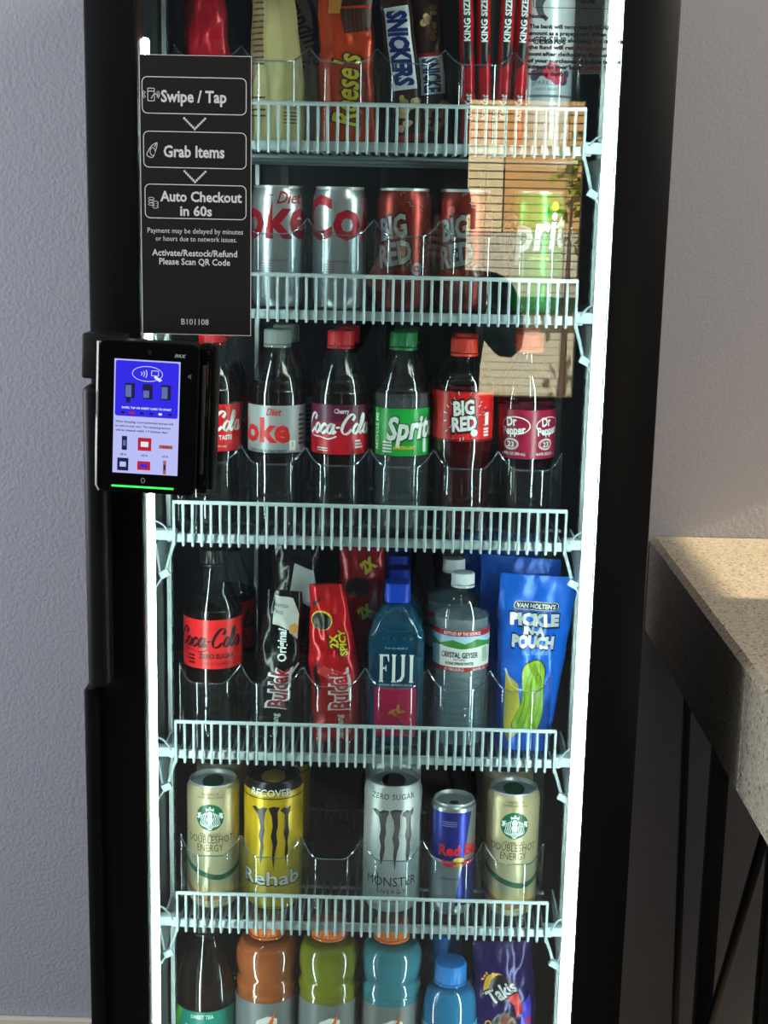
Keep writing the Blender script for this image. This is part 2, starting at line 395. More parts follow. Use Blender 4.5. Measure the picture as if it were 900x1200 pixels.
for k, z in DECK.items():
    if first: o = sh0; first = False; o.location = (0, .14, z); o['label'] = SHLAB[k]
    else: dup(sh0, (0, .14, z), SHLAB[k])

# ---------------------------------------------------------------- clear slot trays
SLOT = [-.2475, -.1662, -.085, -.0038, .0774, .1586]
def make_tray():
    r = empty('slot_tray', (0, .163, 0), '', 'tray', 'clear plastic slot trays')
    W = .0398
    fl = MB(); fl.box((0, .2, .0015), (2*W, .4, .0026), M_tray); fl.box((0, .2, .0036), (.02, .39, .0016), M_tray)
    for x in (-.025, -.015, .015, .025): fl.box((x, .2, .0038), (.0016, .39, .002), M_tray)
    fl.build('floor_track', r, 0)
    def top(x):
        t = abs(x)/W; q = max(0, (t-.43)/.57); return .0945+.0185*q**1.9
    def yf(x, z): t = abs(x)/W; q = max(0, (t-.3)/.7); return -.013+.025*q**1.8+.006*max(0, .3-t)**2
    ns = 28; xs = [-W+2*W*i/ns for i in range(ns+1)]
    lp = MB(); lp.grid(lambda x, t: (x, yf(x, .002+t*(top(x)-.002)), .002+t*(top(x)-.002)), xs, [0, .12, .25, .45, .7, 1], M_tray)
    lp.grid(lambda x, t: (x, yf(x, .002+t*(top(x)-.002))+.002, .002+t*(top(x)-.002)), xs, [0, .5, 1], M_tray)
    l = lp.build('front_lip', r)
    MB().tube([(x, yf(x, top(x))+.001, top(x)) for x in xs], .0009, M_edge, 6).build('rim', l)
    for s in (-1, 1):
        d = MB(); P = [(.0125, .002), (.0125, .1125), (.02, .11), (.04, .07), (.4, .06), (.4, .002)]
        d.prism(P, s*(W-.0004)-.0008, s*(W-.0004)+.0008, M_tray, 'x')
        d.box((s*(W-.006), .004, .03), (.001, .004, .055), M_tray)
        d.build('divider', r)
    return r
tr0 = make_tray(); tfirst = True
TRAYS = dict(
 A=['clear tray holding the red candy bag, topmost shelf', 'clear tray holding the pale yellow cookie packet', 'clear tray holding the orange peanut-butter cup packet', 'clear tray holding the brown nougat bars', 'clear tray holding the king size red bars', 'clear tray holding the pale sparkling can, topmost shelf'],
 B=['clear tray hidden behind the black sign, can shelf', 'clear tray holding the silver can that shows the letters ke', 'clear tray holding the silver can that shows the letters Co', 'clear tray holding the left copper red can', 'clear tray holding the right copper red can', 'clear tray holding the bright green can'],
 C=['clear tray holding the cola bottle behind the card terminal', 'clear tray holding the grey-labelled diet cola bottle', 'clear tray holding the cherry cola bottle', 'clear tray holding the green-labelled lemon-lime bottle', 'clear tray holding the red soda bottle', 'clear tray holding the maroon-labelled soda bottle'],
 D=['clear tray holding the zero sugar cola bottle', 'clear tray holding the black noodle packets', 'clear tray holding the red noodle packets', 'clear tray holding the square blue-capped water bottles', 'clear tray holding the white-capped spring water bottles', 'clear tray holding the blue pickle pouches'],
 E=['clear tray holding the left cream coffee cans', 'clear tray holding the yellow cans', 'empty clear tray with a black pusher, between yellow and white cans', 'clear tray holding the white clawed cans', 'clear tray holding the slim blue and silver can', 'clear tray holding the right cream coffee cans'])
for k, labs in TRAYS.items():
    for x, lb in zip(SLOT, labs):
        loc = (x, .163, DECK[k]+.001)
        if tfirst: t = tr0; tfirst = False; t.location = loc; t['label'] = lb
        else: t = dup(tr0, loc, lb)
        if k == 'E' and lb.startswith('empty'):
            p = MB(); P = rrpts(-.03, .006, .03, .098, .026, 8); p.prism(P, .1, .106, M_blackmatte, 'y')
            for q in range(5): p.box((0, .11+q*.02, .02), (.03, .004, .02), M_blackmatte)
            p.build('pusher', t)
# ---------------------------------------------------------------- cans
BASE = {k: v+.0062 for k, v in DECK.items()}
def can(name, label, cat, group, loc, r, h, bm_, art=None, lid=None, tab=None, rz=0, neckmat=None, nh=.013):
    rt = empty(name, loc, label, cat, group, rz)
    P = [(r*.72, .004), (r*.80, 0), (r*.86, .002), (r*.985, .011), (r, .017), (r, h-nh-.004), (r*.985, h-nh), (r*.885, h-.0035), (r*.895, h-.002), (r*.9, h-.0005), (r*.88, h), (r*.85, h-.001), (r*.83, h-.006), (.0001, h-.0055)]
    b = MB()
    b.lathe([(.0001, .0045)]+P[:7 if neckmat else 8], bm_, 56, caps=False)
    if neckmat: b.lathe(P[6:8], neckmat, 56, caps=False)
    pf = prof([p for p in P[1:8]])
    if art: art(b, lambda z0, k=0, a0=0: cylmap(pf, .0003+.00016*k, z0, a0))
    b.build('body', rt)
    ld = MB(); ld.lathe(P[7:], lid or M_can, 48, caps=False)
    l = ld.build('lid', rt)
    tb = MB(); tb.prism([(x*r*.4, y*r*.6-.06*r) for x, y in ell(0, 0, 1, 1, 20)[0]], h-.0052, h-.0036, tab or M_can, 'z')
    tb.prism([(x*r*.2, y*r*.2-.36*r) for x, y in ell(0, 0, 1, 1, 16)[0]], h-.0036, h-.0031, BLACK if tab is None else tab, 'z')
    tb.build('tab', l)
    return rt
CUT = .0045
def dc_art(off):
    def art(b, L):
        c = ink((160, 14, 36), .35, .3)
        b.decal(xf(TW('Coke', .145, .052, bold=.03), off, 0), L(.111), c, CUT)
        b.decal(xf(stroke([(-1, -.2), (0, .5), (.9, .1), (1, .9)], .0), 0, 0), L(.1), c) if False else None
        b.decal(xf(TW('Diet', .034, .015, shear=.35, bold=.012), off+.042, 0), L(.133, 1), c, CUT)
        for q in range(5): b.decal(rect(-.02, -.0012+q*.003, -.004, -.0006+q*.003), L(.042), ink((150, 60, 70)), CUT)
        b.decal(TW('0 CALORIES PER CAN', .028, .003), L(.057), ink((150, 60, 70)), CUT)
    return art
M_dc = mat('silver_can_paint', (196, 200, 203), .3, .85)
Z = BASE['B']; g = 'tall silver diet cola cans'
can('soda_can', 'tall silver can beside the black sign, showing red letters ke', 'can', g, (-.1645, .208, Z), .0335, .147, M_dc, dc_art(-.024))
can('soda_can', 'tall silver can showing a red capital C, left of the copper red cans', 'can', g, (-.0877, .208, Z), .0335, .147, M_dc, dc_art(.02))
def bigred_art(b, L):
    o, s = ink((50, 12, 12), .4), ink((158, 160, 164), .35, .5)
    for sh, u, v in ((TW('BIG', .038, .026, bold=.04, shear=.15), -.0145, .0165), (TW('RED', .046, .027, bold=.04, shear=.15), -.0125, -.0155)):
        big = TW('BIG' if v > 0 else 'RED', width(sh)+.004, .029, bold=.08, shear=.15)
        b.decal(xf(big, u, v, .22), L(.084), o, CUT); b.decal(xf(sh, u, v, .22), L(.084, 1), s, CUT)
    rnd = random.Random(3)
    for q in range(16):
        a = rnd.uniform(-1.5, 1.5); x = rnd.uniform(-.04, .04); y = rnd.choice([rnd.uniform(.032, .044), rnd.uniform(-.042, -.03), rnd.uniform(-.03, .03)])
        if abs(y) < .031: x = rnd.uniform(.022, .045)
        b.decal(xf(stroke([(0, 0), (.003, .002), (.006, -.001), (.009, .002)], .0008), x, y, a), L(.094), s, CUT)
    b.decal(ring(.018, -.034, .0075, .0075, .0012), L(.084, 1), s, CUT); b.decal(ring(.018, -.034, .0055, .0055, .001), L(.084, 1), s, CUT); b.decal(TW('1937', .008, .0028), lambda u, v: L(.05, 2)(u+.018, v), s)
    b.decal(TW('16 FL OZ (1 PT)', .03, .003), L(.035), s, CUT)
M_brc = mat('copper_red_can_paint', (140, 50, 42), .3, .7)
for x, l in ((-.008, 'copper red tall can next to the silver cans'), (.0675, 'copper red tall can next to the bright green can')):
    can('soda_can', l, 'can', 'copper red soda cans', (x, .208, Z), .0345, .147, M_brc, bigred_art)
def sprite_can(b, L):
    b.decal(xf(TW('Sprite', .122, .047, bold=.06, shear=.25), .003, 0, .12), L(.1), ink((20, 110, 50)), CUT)
    b.decal(xf(TW('Sprite', .12, .046, bold=.03, shear=.25), .002, .001, .12), L(.1, 1), WHITE, CUT)
    b.decal(ell(.0195, .029, .0055), L(.1, 2), ink((230, 225, 60)), CUT)
    b.decal(TW('LEMON-LIME', .026, .004), L(.066), ink((240, 230, 80)), CUT)
can('soda_can', 'bright green lemon-lime can at the end of the can shelf', 'can', None, (.158, .208, Z), .0335, .147, mat('green_can_paint', (40, 166, 66), .25, .45), sprite_can)

def siren(b, L, z, rad):
    G = ink((0, 92, 60)); k = lambda q: L(z, q)
    b.decal(ell(0, 0, rad, rad, 40), k(1), G, CUT)
    s = rad
    b.decal(xf(ell(0, .2*s, .2*s, .27*s, 20)), k(2), WHITE, CUT)
    b.decal(poly([(x*s, y*s) for x, y in ((-.28, .47), (-.3, .72), (-.13, .62), (0, .85), (.13, .62), (.3, .72), (.28, .47), (0, .55))]), k(2), WHITE, CUT)
    b.decal(ell(0, .66*s, .045*s, n=8), k(3), G)
    for q in (-1, 1):
        for i in range(4):
            x = .26+.13*i
            b.decal(stroke([(q*x*s*.9, (.42-.1*i)*s), (q*(x+.06)*s, .1*s), (q*(x-.03)*s, -.2*s), (q*(x+.04)*s, -.5*s), (q*(x*.75)*s, -.78*s+i*.04*s)], .055*s), k(2), WHITE, CUT)
        b.decal(poly([(q*x*s, y*s) for x, y in ((.62, .35), (.95, .28), (.88, .08), (.98, -.05), (.8, -.14), (.7, .1))]), k(2), WHITE, CUT)
    b.decal(poly([(x*s, y*s) for x, y in ((-.2, -.02), (.2, -.02), (.16, -.4), (.24, -.7), (.1, -.93), (-.1, -.93), (-.24, -.7), (-.16, -.4))]), k(2), WHITE, CUT)
    for i in range(5): b.decal(rect(-.16*s, (-.5-.08*i)*s, .16*s, (-.465-.08*i)*s), k(3), G)
    for q in (-1, 1): b.decal(ell(q*.075*s, .25*s, .035*s, .018*s, 8), k(3), G)
    b.decal(stroke([(-.06*s, .07*s), (0, .05*s), (.06*s, .07*s)], .025*s), k(3), G); b.decal(rect(-.012*s, .1*s, .012*s, .24*s), k(3), G)
def sb_art(b, L):
    ik = ink((64, 60, 48))
    b.decal(TW('VANILLA', .024, .0036), L(.167), ik, CUT); b.decal(TW('COFFEE ENERGY DRINK', .034, .0028), L(.162), ik, CUT)
    siren(b, L, .134, .0188)
    b.decal(TW('STARBUCKS', .029, .0045, bold=.01), L(.109), ik, CUT)
    b.decal(TW('DOUBLESHOT', .066, .0105), L(.1025), ik, CUT); b.decal(TW('ENERGY', .036, .0105), L(.0905), ik, CUT)
    b.decal(stroke([(-.05, .018), (-.02, .004), (.008, -.004), (.026, -.002), (.05, .008)], .0075), L(.052, 1), ink((30, 96, 66)), CUT)
    for q, c in enumerate(((226, 190, 130), (190, 130, 80), (236, 216, 180))):
        b.decal(stroke([(-.05, .006-q*.011), (-.01, -.012-q*.01), (.02, -.008-q*.011), (.05, -.016-q*.008)], .009), L(.040), ink(c), CUT)
M_sb = mat('cream_can_paint', (206, 190, 150), .32, .35)
Z = BASE['E']; g = 'cream vanilla coffee energy cans'; GT_ = mat('green_tab', (10, 100, 66), .3, .5)
SY = .172
for x, y, l in ((-.2475, SY+.036, 'cream coffee energy can at the left end of its shelf, in front'), (-.2455, SY+.113, 'cream coffee energy can half hidden behind the left cream can'),
                (.1586, SY+.036, 'cream coffee energy can at the right end of its shelf, in front'), (.156, SY+.113, 'cream coffee energy can half hidden behind the right cream can')):
    can('coffee_can', l, 'can', g, (x, y, Z), .0355, .177, M_sb, sb_art, tab=GT_, nh=.009)
CLAW = [[(0, .98), (.1, 1.0), (.2, .96), (.3, 1.0), (.42, .99), (.36, .9), (.33, .75), (.35, .6), (.31, .45), (.33, .3), (.29, .12), (.25, 0), (.22, .2), (.25, .35), (.2, .5), (.24, .65), (.2, .8), (.16, .88)],
        [(.44, .99), (.55, 1.02), (.72, 1.0), (.66, .92), (.67, .7), (.63, .55), (.66, .4), (.6, .2), (.57, -.08), (.53, .15), (.55, .35), (.5, .5), (.55, .68), (.52, .85)],
        [(.72, .95), (.82, 1.0), (.9, .97), (1.0, 1.02), (.99, .92), (.93, .86), (.93, .7), (.96, .55), (.91, .4), (.93, .25), (.88, .1), (.86, .02), (.84, .2), (.86, .4), (.81, .55), (.85, .7), (.83, .88)]]
def claws(wd, h): return join(*[poly([((x-.5)*wd, (y-.48)*h) for x, y in c]) for c in CLAW])
def rehab_art(b, L):
    k = ink((16, 15, 14))
    b.decal(claws(.056, .083), L(.107), k, CUT)
    b.decal(xf(rect(-.12, -.03, .12, .006)), L(.034), ink((40, 36, 20)), CUT)
    b.decal(TW('Rehab', .088, .021, bold=.035), L(.0485, 1), ink((30, 30, 34)), CUT)
    b.decal(TW('Rehab', .086, .020, bold=.015), L(.049, 2), ink((226, 226, 226)), CUT)
    b.decal(TW('MONSTER', .06, .0125, bold=.02), L(.029, 1), ink((200, 175, 60)), CUT)
    b.decal(TW('TEA + ENERGY', .04, .004), L(.018, 1), ink((200, 175, 60)), CUT)
    b.decal(TW('RECOVER', .058, .0088, bold=.02), L(.1705, 1), WHITE, CUT)
M_yel = mat('yellow_can_paint', (214, 178, 22), .3, .3); M_kneck = mat('black_can_neck', (16, 16, 17), .3, .4); M_gold = mat('gold_tab', (190, 160, 80), .3, .7)
for x, y, l in ((-.1662, SY+.0405, 'yellow and black tea energy can with claw marks, in front'), (-.162, SY+.124, 'yellow and black energy can half hidden behind the front yellow one')):
    r = can('energy_can', l, 'can', 'yellow energy cans', (x, y, Z), .0398, .184, M_yel, lambda b, L: (b.decal(rect(-.125, -.0085, .125, .0085), L(.170), M_kneck, CUT), rehab_art(b, L)), lid=M_kneck, tab=M_gold, neckmat=M_kneck)
def zero_art(b, L):
    k = ink((60, 62, 66), .4, .3); o = ink((24, 24, 26))
    b.decal(claws(.06, .08), L(.109), o, CUT)
    b.decal(xf(claws(.055, .074), 0, .0004), L(.109, 1), ink((96, 98, 100), .4, .4), CUT)
    b.decal(TW('MONSTER', .074, .0135, bold=.0), L(.0485), o, CUT); b.decal(stroke([(-.019, -.011), (-.019, .011)], .0014, smooth=False), L(.0485, 1), o)
    b.decal(TW('ENERGY', .04, .0065, space=1.4), L(.034), k, CUT); b.decal(TW('ULTRA', .024, .006, bold=.02), L(.022), o, CUT)
    b.decal(TW('ZERO SUGAR', .062, .0072, bold=.012, space=1.1), L(.1695), ink((60, 62, 66)), CUT)
    rnd = random.Random(9)
    for q in range(46):
        x, y = rnd.uniform(-.062, .062), rnd.uniform(-.08, .05)
        b.decal(xf(stroke([(0, 0), (.004, .003), (.009, .001), (.006, -.004)], .0006, 4), x, y, rnd.uniform(0, 6)), L(.1), ink((160, 163, 167), .4, .5), CUT)
M_wcan = mat('white_textured_can', (206, 210, 212), .4, .45, bump=(260, .25, 3, .001))
for x, y, l in ((-.0038, SY+.0405, 'white zero sugar energy can with dark claw marks, in front'), (-.005, SY+.124, 'white energy can half hidden behind the front white one')):
    can('energy_can', l, 'can', 'white energy cans', (x, y, Z), .0393, .183, M_wcan, zero_art, tab=M_kneck)
def rb_art(b, L):
    bl_ = ink((28, 42, 140), .3, .5); k = ink((222, 30, 44))
    for a in range(4):
        u0 = -.0487*2+a*.0487
    b.decal([(-.0475, .064), (.026, .064), (.0145, 0), (-.0475, 0)], [(0, 1, 2, 3)]) if False else None
    b.decal(poly([(-.048, -.005), (.0145, -.005), (.0255, .0635), (-.048, .0635)]), L(.086), bl_, CUT)
    b.decal(poly([(.014, -.005), (.048, -.005), (.048, -.07), (.004, -.07)]), L(.086), bl_, CUT)
    b.decal(xf(TW('Red Bull', .064, .0155, bold=.035), .012, 0), L(.0965, 1), k, CUT)
    b.decal(ell(.008, -.0115, .0095, .0075), L(.09, 1), ink((236, 190, 60)), CUT)
    for q in (-1, 1):
        b.decal(poly([(.008+q*x, y-.013) for x, y in ((.002, 0), (.008, .005), (.016, .003), (.023, .006), (.022, -.002), (.016, -.005), (.008, -.004))]), L(.09, 2), k, CUT)
    for q in range(3): b.decal(rect(-.016, .03+q*.003, .004, .0308+q*.003), L(.1, 1), ink((150, 160, 200)), CUT)
    b.decal(TW('ENERGY DRINK', .034, .004), L(.055, 1), ink((60, 70, 130)), CUT)
can('energy_can', 'slim blue and silver energy can with red lettering', 'can', None, (.078, SY+.031, Z), .0302, .16, mat('silver_blue_can', (196, 200, 204), .28, .8), rb_art, nh=.006)

# ---------------------------------------------------------------- bottles
M_cola = mat('cola', (22, 10, 8), .08, spec=.6); M_capridge = None
PC = [(.026, 0), (.034, .005), (.0368, .018), (.0362, .04), (.0352, .06), (.0366, .085), (.0366, .168), (.0352, .178), (.0315, .193), (.0262, .207), (.0205, .220), (.0158, .2305), (.0135, .234)]
def scale_prof(P, h, r=None):
    k = h/P[-1][1]; q = (r/max(p[0] for p in P)) if r else 1; return [(a*q, b*k) for a, b in P]
def smoothp(P, n=4): return [(max(a, .0001), b) for a, b in spline(P, n)]
def bottle(name, label, cat, group, loc, P, liq, fill, cap, capdim, lab=None, art=None, labmat=None, rz=0, shell=None, ribs=0, liquid_top=None):
    rt = empty(name, loc, label, cat, group, rz)
    Q = smoothp(P); pf = prof(Q)
    sb = MB(); sb.lathe(Q, shell or M_pet, 44, caps=False); ht = Q[-1][1]
    sb.lathe([(.0001, .0012), (Q[0][0], 0)], shell or M_pet, 44, caps=False)
    if ribs:
        for z in ribs: sb.lathe([(pf(z-.002)+.0002, z-.002), (pf(z)+.0012, z), (pf(z+.002)+.0002, z+.002)], shell or M_pet, 44, caps=False)
    sb.lathe([(pf(ht-.001), ht-.003), (pf(ht-.001)+.0035, ht-.002), (pf(ht-.001)+.0035, ht), (pf(ht-.001), ht+.001)], shell or M_pet, 36, caps=False)
    sb.build('bottle_shell', rt, 50)
    if liq:
        LQ = [(.0001, .0025)]+[(a-.0011, b+.0016) for a, b in Q if b+.0016 < fill and a > .003]; LQ += [(pf(fill)-.0011, fill), (.0001, fill)]
        MB().lathe(LQ, liq, 40, caps=False).build('liquid', rt, 50)
    if lab:
        z0, z1 = lab; lb = MB(); n = 6
        lb.lathe([(pf(z0+(z1-z0)*i/n)+.0004, z0+(z1-z0)*i/n) for i in range(n+1)], labmat, 56, caps=False)
        if art: art(lb, lambda z, k=0, a0=0: cylmap(pf, .0008+.00016*k, z, a0), z0, z1)
        lb.build('label', rt)
    cr, ch = capdim; cz = ht+.0015; cpb = MB(); n = 60; A = [2*math.pi*i/n for i in range(n)]
    def cr_(i, r): return r*(1-.035*(i % 2))
    V = []; rows = [(1, 0, 1), (1, ch*.85, 1), (.95, ch*.97, 0), (.85, ch, 0)]
    for f, z, rg in rows: V += [((cr_(i, cr*f) if rg else cr*f*.985)*math.sin(A[i]), -(cr_(i, cr*f) if rg else cr*f*.985)*math.cos(A[i]), cz+z) for i in range(n)]
    F = [(j*n+i, j*n+(i+1) % n, (j+1)*n+(i+1) % n, (j+1)*n+i) for j in range(3) for i in range(n)]+[tuple(3*n+i for i in range(n)), tuple(reversed(range(n)))]
    cpb.add(V, F, cap); cpb.lathe([(cr*.97, cz-.0045), (cr*1.03, cz-.004), (cr*1.03, cz-.001), (cr*.97, cz-.0008)], cap, 40)
    cpb.build('cap', rt, 25)
    return rt
def capm(n, c): return mat(n, c, .38)
C_red, C_grey, C_green, C_black = capm('red_cap', (205, 22, 34)), capm('grey_cap', (140, 148, 146)), capm('green_cap', (20, 112, 58)), capm('black_cap', (12, 12, 13))
C_orred = capm('orange_red_cap', (222, 52, 34)); C_mar = capm('window_washed_cap', (226, 90, 70))  # second cap lightened: the window reflection's wash is put into its colour
def lab_cola(txt, script, sub):
    def art(b, L, z0, z1):
        zc = (z0+z1)/2
        b.decal(fit(COLA, .097, .034), L(zc+.006, 1), script, CUT)
        if sub == 'CHERRY':
            b.decal(xf(TW('Cherry', .019, .006, bold=.02), .004, .0255), L(zc, 1), WHITE, CUT)
            b.decal(rect(-.115, .012, .115, .033), L(zc, 0), ink((92, 14, 58)), CUT); b.decal(rect(-.115, .0, .115, .012), L(zc, 0), ink((140, 16, 50)), CUT)
            for q in range(3): b.decal(rect(.022, -.022+q*.004, .034-.002*q, -.0195+q*.004), L(zc, 1), WHITE, CUT)
            for q in range(2): b.decal(rect(-.03, -.026+q*.003, -.013, -.0247+q*.003), L(zc, 1), WHITE, CUT)
        elif sub == 'ZERO':
            b.decal(xf(TW('ZERO SUGAR', .048, .0066, bold=.03), .01, -.0155), L(zc, 1), script, CUT)
            b.decal(xf(TW('ZERO CALORIES', .034, .0036), .01, -.0255), L(zc, 1), script, CUT)
            b.decal(xf(TW('RECYCLE ME', .04, .004), -.034, 0, math.pi/2), L(zc, 1), script, CUT)
            for q in range(3): b.decal(rect(-.03, -.027+q*.005, -.02, -.0245+q*.005), L(zc, 1), script, CUT)
        else:
            b.decal(xf(TW('ORIGINAL TASTE', .05, .006, bold=.02), .006, -.012), L(zc, 1), WHITE, CUT)
            b.decal(xf(TW('16.9 FL OZ (500 mL)', .034, .003), .006, -.023), L(zc, 1), WHITE, CUT)
    return art
def lab_diet(b, L, z0, z1):
    zc = (z0+z1)/2; c = ink((206, 36, 34)); d = ink((50, 54, 58))
    b.decal(xf(TW('Coke', .092, .031, bold=.035), -.026, .0), L(zc, 1), c, CUT)
    b.decal(xf(TW('Diet', .02, .0095, shear=.35, bold=.015), -.001, .0225), L(zc, 2), c, CUT)
    b.decal(xf(TW('0 SUGAR 0 CALORIES', .05, .004, bold=.02), -.01, -.0275), L(zc, 1), d, CUT)
    b.decal(rrect(.019, -.027, .028, -.014, .001), L(zc, 1), WHITE, CUT); b.decal(rect(.0232, -.022, .0242, -.016), L(zc, 2), d)
    for q in range(7): b.decal(rect(.033, -.02+q*.006, .045, -.017+q*.006), L(zc, 1), d, CUT)
def lab_sprite(b, L, z0, z1):
    zc = (z0+z1)/2
    b.decal(xf(TW('Sprite', .074, .03, bold=.07, shear=.3), .016, .007, .08), L(zc, 0), ink((10, 90, 40)), CUT)
    b.decal(xf(TW('Sprite', .072, .029, bold=.035, shear=.3), .0155, .0075, .08), L(zc, 1), WHITE, CUT)
    b.decal(xf(TW('RECYCLE ME', .046, .006, bold=.01), -.035, .0, math.pi/2), L(zc, 1), WHITE, CUT)
    b.decal(xf(TW('LEMON-LIME', .027, .0045, bold=.03, shear=.2), .004, -.019), L(zc, 1), ink((240, 220, 60)), CUT)
    for q in range(4): b.decal(rect(-.024, -.026+q*.004, -.012, -.0238+q*.004), L(zc, 1), WHITE, CUT)
    b.decal(rrect(.03, -.026, .036, -.008, .002), L(zc, 1), WHITE, CUT)
def lab_bigred(b, L, z0, z1):
    zc = (z0+z1)/2; d = ink((70, 8, 8))
    rnd = random.Random(5)
    for q in range(60):
        a = rnd.uniform(0, 6.28); rr = rnd.uniform(.7, 1.15); b.decal(xf(stroke([(0, 0), (.002, .001), (.0045, 0)], .0007, 3), .027*rr*math.cos(a), .024*rr*math.sin(a), a), L(zc, 1), d if q % 3 else WHITE, CUT)
    for t, wd, u, v in (('BIG', .027, 0, .011), ('RED', .032, .001, -.009)):
        b.decal(xf(TW(t, wd+.005, .021, bold=.09, shear=.1), u, v, .13), L(zc, 1), d, CUT); b.decal(xf(TW(t, wd, .0175, bold=.045, shear=.1), u, v, .13), L(zc, 2), WHITE, CUT)
    b.decal(ell(.014, -.021, .0045), L(zc, 2), WHITE, CUT); b.decal(rrect(.03, -.012, .036, .004, .001), L(zc, 1), WHITE, CUT)
    for q in range(3): b.decal(rect(.028, -.026+q*.004, .037, -.0235+q*.004), L(zc, 1), WHITE, CUT)
    for v in (.03, -.0315): b.decal(rect(-.12, v-.0006, .12, v+.0006), L(zc, 1), ink((150, 10, 14)), CUT)
def lab_pepper(b, L, z0, z1):
    zc = (z0+z1)/2; d = ink((150, 20, 50))
    for u in (-.0195, .0265):
        b.decal(ring(u+.002, .011, .0195, .0115, .0012), L(zc, 1), WHITE, CUT)
        b.decal(xf(TW('Dr', .014, .0115, bold=.03), u-.003, .0165, .1), L(zc, 2), WHITE, CUT)
        b.decal(xf(TW('Pepper', .031, .0105, bold=.03), u, .0055, .1), L(zc, 2), WHITE, CUT)
        b.decal(ring(u-.003, -.0125, .0105, .0072, .001), L(zc, 1), WHITE, CUT); b.decal(ring(u-.003, -.0125, .0085, .0056, .0006), L(zc, 1), WHITE, CUT)
        b.decal(xf(TW('23', .009, .0066, bold=.02), u-.003, -.0125), L(zc, 2), WHITE, CUT)
        b.decal(xf(TW('16.9 FL OZ (500 mL)', .032, .0036, bold=.015), u, -.0245), L(zc, 1), WHITE, CUT)
M_lred = mat('red_label', (212, 24, 36), .3); M_lgrey = mat('grey_label', (160, 166, 170), .35, .2); M_lch = mat('cherry_label', (196, 20, 36), .3)
M_lgreen = mat('green_label', (26, 166, 66), .3); M_lbr = mat('bright_red_label', (216, 30, 30), .3); M_lmar = mat('maroon_label', (150, 22, 56), .3); M_lzero = mat('zero_red_label', (222, 40, 44), .3)
M_redsoda = mat('dark_red_soda', (70, 6, 8), .1); M_pepper = mat('brown_soda', (24, 10, 9), .08)
M_water = clear('water', (222, 234, 238), .07, .1, .4, (190, 200, 204))  # grey diffuse haze put in for light refracted through the water
M_sprite = clear('lemon_lime_soda', (196, 198, 196), .04, .03, .42, (128, 126, 126))  # refracted light in the soda imitated by its grey haze colour
Z = BASE['C']; g = 'plastic soda bottles, third shelf'
PB = [(.026, 0), (.034, .005), (.0372, .02), (.0368, .05), (.0355, .075), (.0385, .1), (.039, .115), (.039, .18), (.0383, .187), (.0352, .198), (.028, .208), (.0195, .216), (.0155, .221), (.0140, .228)]
PD = [(.026, 0), (.033, .005), (.0362, .018), (.0355, .05), (.036, .09), (.0366, .1), (.0366, .166), (.036, .174), (.0335, .187), (.0275, .2), (.0205, .211), (.015, .222), (.0125, .235)]
PS = [(.026, 0), (.034, .005), (.0370, .018), (.0355, .05), (.0365, .085), (.037, .1), (.037, .172), (.0345, .186), (.0285, .203), (.022, .218), (.0165, .2285), (.0135, .234)]
CD = (.0172, .018)
rows = [(-.2475, PC, M_cola, .2, C_red, (.1, .16), lab_cola('', WHITE, ''), M_lred, 'cola bottle with red label and red cap, behind the card terminal', 'cola bottle standing behind the one by the card terminal'),
        (-.1645, PC, M_cola, .19, C_grey, (.1, .16), lab_diet, M_lgrey, 'diet cola bottle with silver grey label and grey cap, in front', 'grey-capped bottle standing behind the front diet cola'),
        (-.084, PC, M_cola, .193, C_red, (.1, .16), lab_cola('', WHITE, 'CHERRY'), M_lch, 'cherry cola bottle with purple-to-red label and red cap, in front', 'red-capped bottle standing behind the front cherry cola'),
        (-.0048, PS, M_sprite, .178, C_green, (.1, .16), lab_sprite, M_lgreen, 'lemon-lime soda bottle with green label and green cap, in front', 'green-capped bottle standing behind the front lemon-lime one'),
        (.0725, PB, M_redsoda, .19, C_orred, (.123, .183), lab_bigred, M_lbr, 'dark red soda bottle with bright red label, in front', 'red-capped bottle standing behind the front red soda'),
        (.155, PD, M_pepper, .1, C_mar, (.1, .162), lab_pepper, M_lmar, 'brown soda bottle with maroon label, at the right end of its shelf', 'brown soda bottle standing behind the maroon-labelled front one')]
for x, P, lq, fl, cp, lb, art, lm, l1, l2 in rows:
    r = bottle('soda_bottle', l1, 'bottle', g, (x, SY+.038, Z), P, lq, fl, cp, CD, lb, art, lm)
    dup(r, (x+.004 if x > -.2 else x, SY+.038+.082, Z), l2)
Z = BASE['D']
PZ = [(.027, 0), (.035, .005), (.0385, .018), (.0378, .04), (.0365, .06), (.0385, .085), (.0385, .169), (.0372, .178), (.0325, .191), (.026, .206), (.0195, .221), (.015, .2315), (.0135, .236)]
r = bottle('soda_bottle', 'zero sugar cola bottle with black cap and black script on red, in front', 'bottle', 'zero sugar cola bottles', (-.2475, SY+.039, Z), PZ, M_cola, .178, C_black, (.0172, .018), (.102, .168), lab_cola('', ink((30, 12, 12)), 'ZERO'), M_lzero)
dup(r, (-.238, SY+.124, Z), 'black-capped bottle standing behind the front zero sugar cola')
